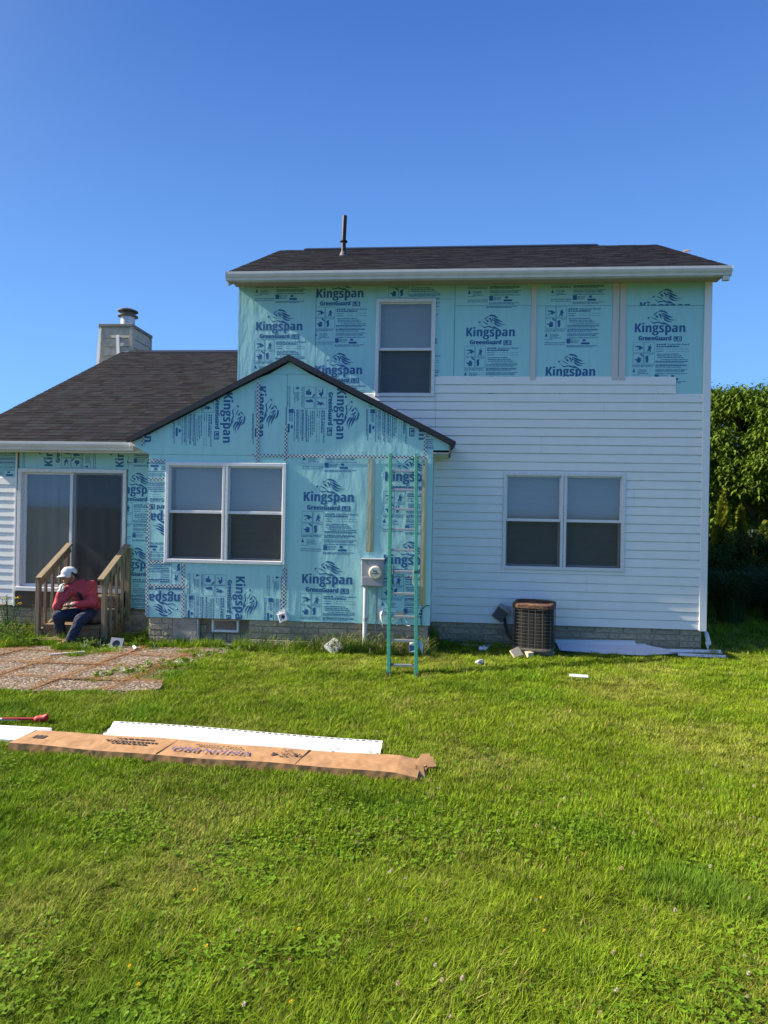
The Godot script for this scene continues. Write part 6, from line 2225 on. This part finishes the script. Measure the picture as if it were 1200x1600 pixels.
func build_patio() -> void:
	for p in PATIO:
		patio_poly.append(Vector2(p[0], p[1]))
	var root := holder("patio", self)
	setting(root, "structure", "old exposed-aggregate patio with litter in its joints")
	var mb := MB.new()
	var ix := Geometry2D.triangulate_polygon(patio_poly)
	for i in range(0, ix.size(), 3):
		var q := []
		for k in 3:
			var p := patio_poly[ix[i + k]]
			q.append(Vector3(p.x, gy(p.x, p.y) + 0.012, p.y))
		if (q[1] - q[0]).cross(q[2] - q[0]).y > 0:
			mb.tri(q[0], q[1], q[2])
		else:
			mb.tri(q[0], q[2], q[1])
	part("bedding", mb, M.dirt, root)
	# the slabs, each clipped to the outline of the patio
	for i in 9:
		for j in 4:
			var x := -6.15 + i * 0.74 + 0.05 * sin(j * 3.1)
			var z := 0.80 + j * 0.745 + 0.06 * sin(i * 2.1)
			var cell := PackedVector2Array([Vector2(x + 0.01, z + 0.01), Vector2(x + 0.725, z + 0.015), Vector2(x + 0.722, z + 0.732), Vector2(x + 0.012, z + 0.728)])
			for piece in Geometry2D.intersect_polygons(cell, patio_poly):
				if piece.size() < 3 or Geometry2D.is_polygon_clockwise(piece):
					continue
				mb = MB.new()
				var tilt := rng.randf_range(-0.008, 0.008)
				var top := func(p: Vector2) -> float: return gy(p.x, p.y) + 0.026 + tilt * (p.x - x) + 0.006 * sin(x * 5.0 + z * 3.0)
				var tix := Geometry2D.triangulate_polygon(piece)
				for t in range(0, tix.size(), 3):
					var q := []
					for k in 3:
						var p := piece[tix[t + k]]
						q.append(Vector3(p.x, top.call(p), p.y))
					if (q[1] - q[0]).cross(q[2] - q[0]).y > 0:
						mb.tri(q[0], q[1], q[2])
					else:
						mb.tri(q[0], q[2], q[1])
				for t in piece.size():
					var a := piece[t]
					var b := piece[(t + 1) % piece.size()]
					mb.quad(Vector3(b.x, top.call(b) - 0.05, b.y), Vector3(a.x, top.call(a) - 0.05, a.y), Vector3(a.x, top.call(a), a.y), Vector3(b.x, top.call(b), b.y))
				part("slab", mb, M.aggregate, root)
	# dry needles caught in the joints
	var needle := MB.new()
	needle.quad(Vector3(-0.035, 0, -0.0014), Vector3(0.035, 0.004, -0.0014), Vector3(0.035, 0.004, 0.0014), Vector3(-0.035, 0, 0.0014))
	var nm := needle.mesh(true)
	var buf := PackedFloat32Array()
	for k in 24000:
		var on_x := rng.randf() < 0.5
		var spread := rng.randfn(0.0, 0.04) + 0.03 * sin(k * 0.01) if rng.randf() < 0.68 else rng.randfn(0.0, 0.22)
		var j := rng.randi() % 5
		var i := rng.randi() % 9
		var x := rng.randf_range(-5.0, 0.3)
		var z := rng.randf_range(0.9, 3.7)
		if on_x:
			z = 0.80 + j * 0.745 + spread
		else:
			x = -6.15 + i * 0.74 + spread
		if not Geometry2D.is_point_in_polygon(Vector2(x, z), patio_poly):
			continue
		var t := rng.randf_range(0.7, 1.3)
		var b := Basis(Vector3.UP, rng.randf() * TAU) * Basis(Vector3.RIGHT, rng.randf_range(-0.3, 0.3)) * Basis(Vector3(0, 0, 1), rng.randf_range(-0.15, 0.15))
		push(buf, Transform3D(b.scaled(Vector3.ONE * rng.randf_range(0.6, 1.2)), Vector3(x, gy(x, z) + 0.034 + rng.randf() * 0.008, z)), Color(0.30 * t, 0.155 * t, 0.065 * t))
	var o := scatter_node("needle_litter", nm, M.straw, buf)
	setting(o, "stuff", "rusty dry needles lying in the patio joints")
	o.set_meta("category", "litter")

func leafy_weed(called: String, label: String, at: Vector3, size: float, leaves: int, tone: Color, group: String, height := 0.12, long := 0.12) -> void:
	var rr := RandomNumberGenerator.new()
	rr.seed = hash(at)
	var root := thing(called, label, "weed", at, 0.0, group)
	var mb := MB.new()
	var st := MB.new()
	for i in leaves:
		var a := rr.randf() * TAU
		var e := rr.randf_range(0.05, 0.9)
		var dir := Vector3(cos(a) * cos(e), sin(e) * 0.8, sin(a) * cos(e)).normalized()
		var r := size * sqrt(rr.randf())
		var b := Vector3(cos(a), 0, sin(a)) * r * 0.8 + Vector3(0, rr.randf_range(0.01, height) * (1.15 - r / size), 0)
		var t := rr.randf_range(0.65, 1.3)
		mb.ink = Color(tone.r * t * rr.randf_range(0.85, 1.25), tone.g * t, tone.b * t)
		leaf_quad(mb, b, dir, Vector3(-sin(a), 0, cos(a)), long * rr.randf_range(0.6, 1.2), long * rr.randf_range(0.35, 0.55), rr.randf_range(0.2, 0.8))
		if i % 3 == 0:
			st.tube([Vector3(0, 0, 0), b], [0.004, 0.002], 4, false)
	part("leaves", mb, M.leaf, root, true)
	st.ink = Color(0.08, 0.11, 0.03)
	part("stems", st, M.ladder_green if false else M.leaf, root, true)

func build_plants() -> void:
	build_patio()
	# weeds in the joints of the patio, and the leafy fringe along the wall
	var spots := [[270, 0.02, 1.86, 0.13], [0, -0.10, 1.92, 0.12], [0, -0.22, 2.10, 0.11], [0, -0.36, 2.30, 0.12], [0, -0.50, 2.62, 0.12], [0, -0.62, 2.84, 0.10], [0, -0.02, 2.25, 0.09], [0, -0.30, 2.62, 0.08], [0, 0.02, 1.50, 0.10], [0, 0.13, 1.35, 0.10]]
	for s in spots:
		leafy_weed("patio_weed", "low leafy weed spreading over the patio slabs", Vector3(s[1], gy(s[1], s[2]) + 0.02, s[2]), s[3], 46, Color(0.115, 0.19, 0.014), "leafy weeds on the patio", 0.07, 0.075)
	for s in [[0.20, 1.02], [0.36, 0.98], [0.52, 0.94], [0.68, 0.95], [-0.82, 0.98], [-1.15, 0.86], [2.2, 0.95], [2.5, 0.92]]:
		leafy_weed("wall_weed", "broad-leaved weed at the foot of the bump-out foundation", Vector3(s[0], gy(s[0], s[1]), s[1]), 0.11, 36, Color(0.09, 0.16, 0.016), "weeds along the foundation", 0.13, 0.10)
	for s in [[-3.05, 0.62], [-3.28, 0.85], [-2.95, 1.0], [-3.55, 0.55], [-3.75, 0.85], [-3.35, 0.42], [-2.62, 1.12], [-1.72, 1.22], [-1.60, 1.02]]:
		leafy_weed("bushy_weed", "bushy pointed-leaf weed growing beside the wooden steps", Vector3(s[0], gy(s[0], s[1]), s[1]), 0.17, 70, Color(0.08, 0.15, 0.02), "weeds beside the steps", 0.30 if s[0] < -2.9 and s[1] < 0.9 else 0.16, 0.13)
	# yellow-flowered plant by the white siding
	var fp := thing("flowering_plant", "tall feathery plant with yellow flower heads by the white siding", "plant", Vector3(-3.30, gy(-3.3, 0.5), 0.50))
	var mb := MB.new()
	var fl := MB.new()
	var st := MB.new()
	var rr := RandomNumberGenerator.new()
	rr.seed = 14
	for k in 7:
		var lean := Vector3(rr.randf_range(-0.16, 0.16), 0, rr.randf_range(-0.1, 0.12))
		var h := rr.randf_range(0.42, 0.66)
		var top := lean + Vector3(0, h, 0)
		st.ink = Color(0.07, 0.11, 0.03)
		st.tube([lean * 0.2, lean * 0.6 + Vector3(0, h * 0.5, 0), top], [0.007, 0.005, 0.004], 5, false)
		for i in 34:
			var t := rr.randf_range(0.08, 0.95)
			var a := rr.randf() * TAU
			var tone := rr.randf_range(0.7, 1.3)
			mb.ink = Color(0.07 * tone, 0.145 * tone, 0.045 * tone)
			leaf_quad(mb, lean * t + Vector3(0, h * t, 0), Vector3(cos(a), rr.randf_range(0.1, 0.8), sin(a)).normalized(), Vector3(-sin(a), 0, cos(a)), rr.randf_range(0.06, 0.11), 0.018, 0.4)
		if k < 4:
			for i in 26:
				var a := rr.randf() * TAU
				var q := top + Vector3(cos(a), 0, sin(a)) * rr.randf_range(0.0, 0.055) + Vector3(0, rr.randf_range(-0.012, 0.015), 0)
				fl.ink = Color(0.75, 0.55, 0.03)
				leaf_quad(fl, q, Vector3(cos(a), 0.4, sin(a)).normalized(), Vector3(-sin(a), 0, cos(a)), 0.022, 0.018, 0.2)
	part("leaves", mb, M.leaf, fp, true)
	part("stems", st, M.leaf, fp, true)
	part("flowers", fl, M.petal, fp, true)

# -------------------------------------------------------------------------------------------------- trees and shrubs
func spray(seed_: int, leaves: int, long: float, wide: float, droop: float) -> ArrayMesh:
	# a twig tip with drooping leaves
	var rr := RandomNumberGenerator.new()
	rr.seed = seed_
	var mb := MB.new()
	for i in leaves:
		var t := float(i) / leaves
		var a := rr.randf() * TAU
		var dir := Vector3(cos(a), rr.randf_range(-0.5, 0.55), sin(a)).normalized()
		var tone := rr.randf_range(0.72, 1.28)
		mb.ink = Color(tone * rr.randf_range(0.9, 1.15), tone, tone * rr.randf_range(0.8, 1.1))
		leaf_quad(mb, Vector3(rr.randf_range(-0.1, 0.1), rr.randf_range(-0.06, 0.08), rr.randf_range(-0.1, 0.1)) * 1.2, dir, Vector3(-sin(a), rr.randf_range(-0.4, 0.4), cos(a)).normalized(), long * rr.randf_range(0.7, 1.2), wide * rr.randf_range(0.8, 1.2), droop * rr.randf_range(0.6, 1.3))
	return mb.mesh(true)

func broad_tree(label: String, base: Vector3, centre: Vector3, radii: Vector3, clumps: int, per: int, tone: Color, seed_: int, leaf_long: float, group := "trees behind the house") -> void:
	var rr := RandomNumberGenerator.new()
	rr.seed = seed_
	var root := thing("broadleaf_tree", label, "tree", base, 0.0, group)
	var c := centre - base
	var mb := MB.new()
	mb.tube([Vector3(0, -0.2, 0), Vector3(0.03, c.y * 0.25, 0.02), Vector3(c.x * 0.3, c.y * 0.6, c.z * 0.3), c + Vector3(0, radii.y * 0.4, 0)], [0.24, 0.19, 0.13, 0.04], 10)
	part("trunk", mb, M.bark, root)
	var buf := PackedFloat32Array()
	mb = MB.new()
	for k in clumps:
		var d := Vector3(rr.randfn(), rr.randfn() * 0.9, rr.randfn()).normalized()
		var rad := rr.randf_range(0.68, 1.0)
		var p := c + Vector3(d.x * radii.x, d.y * radii.y, d.z * radii.z) * rad
		if p.y < 0.25:
			continue
		var size := rr.randf_range(0.35, 0.9)
		if k % 3 == 0:
			mb.tube([c * 0.45 + Vector3(0, -0.3, 0), c.lerp(p, 0.5) + Vector3(0, -0.25, 0), p], [0.08, 0.045, 0.012], 6, false)
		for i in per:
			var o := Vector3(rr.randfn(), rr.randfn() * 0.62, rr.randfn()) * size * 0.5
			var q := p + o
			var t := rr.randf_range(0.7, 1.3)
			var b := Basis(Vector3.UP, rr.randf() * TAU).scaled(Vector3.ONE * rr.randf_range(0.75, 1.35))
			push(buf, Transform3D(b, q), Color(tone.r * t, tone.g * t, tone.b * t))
	part("limbs", mb, M.bark, root)
	setting(scatter_node("crown", spray(seed_ + 1, 9, leaf_long, leaf_long * 0.42, 0.9), M.leaf, buf, root), "stuff")

func conifer(base: Vector3, h: float, r: float, seed_: int, label: String) -> void:
	var rr := RandomNumberGenerator.new()
	rr.seed = seed_
	var root := thing("conifer", label, "conifer", base, 0.0, "young conifers behind the house")
	var mb := MB.new()
	mb.tube([Vector3.ZERO, Vector3(0.01, h * 0.6, 0), Vector3(0, h * 0.98, 0)], [0.05, 0.03, 0.006], 7)
	part("trunk", mb, M.bark, root)
	var buf := PackedFloat32Array()
	for i in int(h * 900):
		var t := sqrt(rr.randf())
		var y := h * (1.0 - t * 0.97)
		var a := rr.randf() * TAU
		var rad := r * t * rr.randf_range(0.5, 1.1) * (0.85 + 0.25 * sin(a * 5.0 + y * 9.0))
		var tone := rr.randf_range(0.6, 1.35)
		var b := Basis(Vector3.UP, -a) * Basis(Vector3(0, 0, 1), rr.randf_range(0.3, 0.9))
		push(buf, Transform3D(b.scaled(Vector3.ONE * rr.randf_range(0.7, 1.3)), Vector3(cos(a) * rad, y, sin(a) * rad)), Color(0.17 * tone, 0.195 * tone, 0.018 * tone))
	var sp := MB.new()
	for k in 6:
		var a := -0.7 + 1.4 * k / 5.0
		leaf_quad(sp, Vector3(-0.02, 0, 0), Vector3(cos(a), sin(a) * 0.8, 0.25 * sin(k * 2.0)).normalized(), Vector3(-sin(a), cos(a), 0.2).normalized(), 0.10, 0.03, 0.1)
	setting(scatter_node("crown", sp.mesh(true), M.leaf, buf, root), "stuff")

func shrub(base: Vector3, r: float, seed_: int, label: String) -> void:
	var rr := RandomNumberGenerator.new()
	rr.seed = seed_
	var root := thing("shrub", label, "shrub", base, 0.0, "shrubs beside the house")
	var mb := MB.new()
	var buf := PackedFloat32Array()
	for k in 26:
		var a := rr.randf() * TAU
		var e := rr.randf_range(0.1, 1.45)
		var p := Vector3(cos(a) * cos(e) * r * 0.85, sin(e) * r * 1.75 * rr.randf_range(0.75, 1.0), sin(a) * cos(e) * r * 0.7)
		mb.tube([Vector3.ZERO, p * 0.5 + Vector3(0, 0.1, 0), p], [0.03, 0.018, 0.006], 5, false)
		for i in 46:
			var t := rr.randf_range(0.7, 1.3)
			push(buf, Transform3D(Basis(Vector3.UP, rr.randf() * TAU).scaled(Vector3.ONE * rr.randf_range(0.5, 0.9)), p + Vector3(rr.randfn(), rr.randfn() * 0.7, rr.randfn()) * 0.17), Color(0.06 * t, 0.095 * t, 0.016 * t))
	part("stems", mb, M.bark, root)
	setting(scatter_node("crown", spray(seed_, 9, 0.11, 0.05, 0.5), M.leaf, buf, root), "stuff")

func fountain_grass(base: Vector3, h: float, n: int, seed_: int, label: String) -> void:
	var rr := RandomNumberGenerator.new()
	rr.seed = seed_
	var root := thing("ornamental_grass", label, "ornamental grass", base, 0.0, "ornamental grasses beside the house")
	for half in 2:
		var mb := MB.new()
		for i in n / 2:
			var a := rr.randf() * TAU
			var out := Vector3(cos(a), 0, sin(a))
			var s := Vector3(-sin(a), 0, cos(a)) * rr.randf_range(0.004, 0.008)
			var l := h * rr.randf_range(0.6, 1.1)
			var reach := rr.randf_range(0.25, 0.95) * h * 0.8
			var b := out * rr.randf_range(0.0, 0.22)
			var tone := rr.randf_range(0.6, 1.3)
			mb.ink = Color(0.05 * tone, 0.085 * tone, 0.025 * tone)
			var prev := b
			for k in 5:
				var t := (k + 1) / 5.0
				var p := b + out * reach * t * t + Vector3(0, l * (t * 1.35 - t * t * t * 0.62), 0)
				mb.quad(prev - s, prev + s, p + s * (1.0 - t * 0.85), p - s * (1.0 - t * 0.85))
				prev = p
		part("blades" if half == 0 else "old_blades", mb, M.grass, root, true)

func build_trees() -> void:
	broad_tree("large broadleaf tree with drooping sunlit leaves behind the house corner", Vector3(14.6, -0.36, -14.5), Vector3(14.0, 4.0, -14.5), Vector3(3.3, 2.6, 3.0), 150, 105, Color(0.112, 0.178, 0.022), 101, 0.15)
	broad_tree("second broadleaf tree standing beyond the large drooping one", Vector3(18.8, -0.36, -14.0), Vector3(18.2, 3.6, -14.2), Vector3(3.2, 2.5, 3.0), 95, 90, Color(0.105, 0.17, 0.022), 202, 0.15)
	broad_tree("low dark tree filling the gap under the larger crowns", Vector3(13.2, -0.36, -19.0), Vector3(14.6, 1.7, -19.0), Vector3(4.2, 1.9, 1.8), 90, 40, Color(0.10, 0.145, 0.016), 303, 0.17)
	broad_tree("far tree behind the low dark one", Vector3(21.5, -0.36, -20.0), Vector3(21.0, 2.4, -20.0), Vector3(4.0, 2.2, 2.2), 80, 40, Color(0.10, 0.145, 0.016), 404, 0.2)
	conifer(Vector3(10.88, -0.36, -9.0), 2.82, 0.42, 1, "taller young conifer with its tip in the sun")
	conifer(Vector3(11.42, -0.36, -9.15), 2.42, 0.40, 2, "shorter young conifer with its tip in the sun")
	conifer(Vector3(12.25, -0.36, -9.6), 1.95, 0.45, 3, "shaded young conifer standing last in the conifer row")
	for s in [[9.6, -4.9, 1.0, "rounded dark shrub behind the ornamental grasses, next to the house"], [10.9, -5.3, 1.05, "rounded dark shrub behind the ornamental grasses, middle one"], [12.3, -5.6, 1.0, "rounded dark shrub behind the ornamental grasses, outermost one"]]:
		shrub(Vector3(s[0], -0.36, s[1]), s[2], int(s[0] * 10), s[3])
	fountain_grass(Vector3(8.55, -0.36, -2.9), 1.25, 900, 11, "arching ornamental grass clump hugging the house corner")
	fountain_grass(Vector3(9.55, -0.36, -3.2), 1.32, 900, 12, "tall arching ornamental grass clump in the middle of the three")
	fountain_grass(Vector3(10.5, -0.36, -3.6), 1.25, 800, 13, "arching ornamental grass clump farthest from the house corner")

# -------------------------------------------------------------------------------------------------- lawn
func build_lawn() -> void:
	var patch := FastNoiseLite.new()
	patch.seed = 4
	patch.frequency = 0.55
	patch.fractal_octaves = 3
	var fine := FastNoiseLite.new()
	fine.seed = 9
	fine.frequency = 3.1
	var zones := [
		# z range, tufts per square metre, blades, spread, height range, blade width
		[6.7, 8.9, 5600, 9, 0.030, 0.019, 0.052, 0.0030],
		[4.6, 6.7, 3400, 10, 0.036, 0.019, 0.054, 0.0036],
		[2.3, 4.6, 2000, 11, 0.042, 0.022, 0.058, 0.0046],
		[-0.1, 2.3, 1200, 12, 0.048, 0.036, 0.08, 0.0062],
		[-9.0, -0.1, 420, 14, 0.08, 0.05, 0.12, 0.009]]
	var root := holder("lawn_grass", self)
	setting(root, "stuff", "short green lawn with paler dry patches")
	root.set_meta("category", "grass")
	for zi in zones.size():
		var z0: float = zones[zi][0]
		var z1: float = zones[zi][1]
		var bufs := [PackedFloat32Array(), PackedFloat32Array(), PackedFloat32Array()]
		var dz := 0.1
		var z := z0
		while z < z1:
			var d := 10.02 - z
			var xa := 3.12 - 0.70 * d - 2.4
			var xb := 3.12 + 0.50 * d + 2.4
			if zi == 4:
				xa = 6.9
			var n := int((xb - xa) * dz * zones[zi][2])
			for i in n:
				var x := rng.randf_range(xa, xb)
				var zz := z + rng.randf() * dz
				if bare(x, zz):
					continue
				if (x < xa + 1.7 or x > xb - 1.7) and rng.randf() < 0.5:
					continue
				var pn := patch.get_noise_2d(x, zz)
				var fnz := fine.get_noise_2d(x, zz)
				if zz > 0.8 and zz < 3.8 and x < 0.5:
					# ragged edge of the patio, and green creeping into it
					var q := Vector2(x + fnz * 0.10, zz + fine.get_noise_2d(zz, x) * 0.10)
					if Geometry2D.is_point_in_polygon(q, patio_poly) and not (pn > 0.30 and rng.randf() < 0.5):
						continue
				if absf(zz - (5.21 + x * 0.063)) < 0.15 and x > -0.02 and x < 3.06:
					continue
				var tall := maxf(0.35, 1.0 + 0.35 * pn + 0.6 * fnz + 0.45 * fine.get_noise_2d(x * 2.7 + 50.0, zz * 2.7))
				# longer grass along the walls where the mower does not reach
				var wall := 0.0
				if x > -1.2 and x < 3.1 and zz < 1.05:
					wall = 1.0 - (zz - 0.72) / 0.33
				elif zz < 0.35 and x > 3.0 and x < 7.1:
					wall = 0.5
				elif x < -1.6 and zz < 1.5:
					wall = 0.8
				if wall > 0.0:
					tall *= 1.0 + wall * rng.randf_range(0.2, 1.6)
				var t := rng.randf_range(0.6, 1.4) * (1.0 + 0.35 * fnz + 0.25 * fine.get_noise_2d(x * 0.35 + 9.0, zz * 0.35))
				var dry := clampf(-pn * 1.6 - 0.08 + rng.randf_range(-0.25, 0.25), 0.0, 1.0)
				if x > 3.9 and zz > 6.6:
					dry = clampf(dry + 0.25 * (x - 3.9), 0.0, 0.8)
				var col := Color(0.198, 0.282, 0.017).lerp(Color(0.34, 0.31, 0.085), dry * 0.6)
				if rng.randf() < 0.05:
					col = Color(0.33, 0.27, 0.13)
				if pn > 0.25:
					col = col.lerp(Color(0.115, 0.22, 0.013), clampf((pn - 0.25) * 2.5, 0.0, 0.8))
				var lush := Vector2(x - 4.40, (zz - 6.80) * 1.4).length()
				if lush < 0.30 + 0.12 * fnz:
					tall *= 1.35
					col = col.lerp(Color(0.07, 0.16, 0.018), rng.randf_range(0.3, 0.75))
				col = Color(col.r * t, col.g * t, col.b * t)
				var s := rng.randf_range(0.8, 1.2)
				var b := Basis(Vector3.UP, rng.randf() * TAU).scaled(Vector3(s, tall * s, s))
				push(bufs[rng.randi() % 3], Transform3D(b, Vector3(x, gy(x, zz) - 0.004, zz)), col)
			z += dz
		for k in 3:
			var mesh := blade_tuft(zi * 10 + k, zones[zi][3], zones[zi][4], zones[zi][5], zones[zi][6], zones[zi][7], [0.5, 1.1, 1.9][k])
			scatter_node("tufts", mesh, M.grass, bufs[k], root)
	# clover in patches, mostly near the camera end of the lawn
	var mb := MB.new()
	for k in 3:
		var a := TAU * k / 3.0
		var d := Vector3(cos(a), 0.12, sin(a))
		var s := Vector3(-sin(a), 0, cos(a))
		mb.ink = Color(1, 1, 1)
		var c := d * 0.0085
		for i in 6:
			var t0 := TAU * i / 6.0
			var t1 := TAU * (i + 1) / 6.0
			mb.tri(c, c + (d * cos(t0) * 0.0085 + s * sin(t0) * 0.0075), c + (d * cos(t1) * 0.0085 + s * sin(t1) * 0.0075))
	mb.ink = Color(0.8, 0.8, 0.8)
	mb.tube([Vector3(0, 0, 0), Vector3(0.004, -0.05, 0.003)], [0.0012, 0.0014], 3, false)
	var buf := PackedFloat32Array()
	for i in 60000:
		var z := rng.randf_range(4.4, 8.9)
		var d := 10.02 - z
		var x := rng.randf_range(3.12 - 0.70 * d - 0.4, 3.12 + 0.50 * d + 0.4)
		var pn := patch.get_noise_2d(x * 1.4 + 20.0, z * 1.4)
		var want := clampf((pn - 0.02) * 2.2, 0.05, 0.8) * smoothstep(4.4, 7.2, z)
		if rng.randf() > want or (absf(z - (5.21 + x * 0.063)) < 0.2 and x < 3.1):
			continue
		var t := rng.randf_range(0.7, 1.3)
		var b := Basis(Vector3.UP, rng.randf() * TAU) * Basis(Vector3.RIGHT, rng.randf_range(-0.5, 0.5))
		push(buf, Transform3D(b.scaled(Vector3.ONE * rng.randf_range(0.45, 0.85)), Vector3(x, gy(x, z) + rng.randf_range(0.018, 0.045), z)), Color(0.12 * t, 0.22 * t, 0.012 * t))
	var cl := scatter_node("clover", mb.mesh(true), M.leaf, buf)
	setting(cl, "stuff", "patches of clover leaves growing through the lawn")
	cl.set_meta("category", "clover")
	# clover blossoms
	mb = MB.new()
	for i in 26:
		var a := i * 2.399963
		var y := 1.0 - 2.0 * (i + 0.5) / 26.0
		var d := Vector3(cos(a) * sqrt(1 - y * y), y, sin(a) * sqrt(1 - y * y))
		var s := d.cross(Vector3(0.2, 1, 0.1)).normalized()
		leaf_quad(mb, d * 0.003, (d + Vector3(0, 0.4, 0)).normalized(), s, 0.009, 0.005, 0.0)
	buf = PackedFloat32Array()
	for i in 170:
		var z := rng.randf_range(3.2, 8.4)
		var d := 10.02 - z
		var x := rng.randf_range(3.12 - 0.4 * d, 3.12 + 0.50 * d + 0.2)
		if rng.randf() > clampf((x - 1.6) / 2.6, 0.06, 1.0):
			continue
		var c := Color(0.52, 0.44, 0.36) if rng.randf() < 0.6 else Color(0.42, 0.30, 0.22)
		push(buf, Transform3D(Basis(Vector3.UP, rng.randf() * TAU).scaled(Vector3.ONE * rng.randf_range(0.5, 0.9)), Vector3(x, gy(x, z) + rng.randf_range(0.045, 0.065), z)), c)
	var bl := scatter_node("clover_blossoms", mb.mesh(true), M.petal, buf)
	setting(bl, "stuff", "small pale clover blossoms dotted over the lawn")
	bl.set_meta("category", "blossoms")
	buf = PackedFloat32Array()
	for i in 16:
		var z := rng.randf_range(7.0, 8.4)
		var x := rng.randf_range(1.8, 4.4)
		push(buf, Transform3D(Basis(Vector3.UP, rng.randf() * TAU).scaled(Vector3(0.6, 0.5, 0.6)), Vector3(x, gy(x, z) + rng.randf_range(0.06, 0.08), z)), Color(0.75, 0.50, 0.03))
	bl = scatter_node("yellow_blossoms", mb.mesh(true), M.petal, buf)
	setting(bl, "stuff", "tiny yellow blossoms in the clover patches")
	bl.set_meta("category", "blossoms")
	# rank grass with seed heads round the meter conduits and ladder
	mb = MB.new()
	var rr := RandomNumberGenerator.new()
	rr.seed = 55
	for i in 9:
		var a := rr.randf() * TAU
		var out := Vector3(cos(a), 0, sin(a))
		var s := Vector3(-sin(a), 0, cos(a)) * 0.0035
		var h := rr.randf_range(0.16, 0.34)
		var p := out * rr.randf_range(0.0, 0.03)
		for k in 4:
			var t := (k + 1) / 4.0
			var q := out * (0.02 + 0.16 * t * t * rr.randf_range(0.5, 1.2)) + Vector3(0, h * (1.25 * t - 0.3 * t * t), 0)
			mb.ink = Color(1, 1, 1)
			mb.quad(p - s, p + s, q + s * (1.0 - t * 0.8), q - s * (1.0 - t * 0.8))
			p = q
	buf = PackedFloat32Array()
	for i in 260:
		var x := rng.randf_range(1.55, 3.0) if i < 170 else (rng.randf_range(0.4, 1.6) if i < 205 else rng.randf_range(-4.0, -2.7))
		var z := rng.randf_range(0.76, 1.0) if i < 205 else rng.randf_range(0.3, 1.3)
		var t := rng.randf_range(0.7, 1.3)
		var c := Color(0.10 * t, 0.16 * t, 0.03 * t) if rng.randf() < 0.75 else Color(0.30 * t, 0.27 * t, 0.12 * t)
		push(buf, Transform3D(Basis(Vector3.UP, rng.randf() * TAU).scaled(Vector3.ONE * rng.randf_range(0.6, 1.1)), Vector3(x, gy(x, z), z)), c)
	var rk := scatter_node("tall_grass", mb.mesh(true), M.grass, buf)
	setting(rk, "stuff", "rank tall grass along the foundation and the steps")
	rk.set_meta("category", "grass")
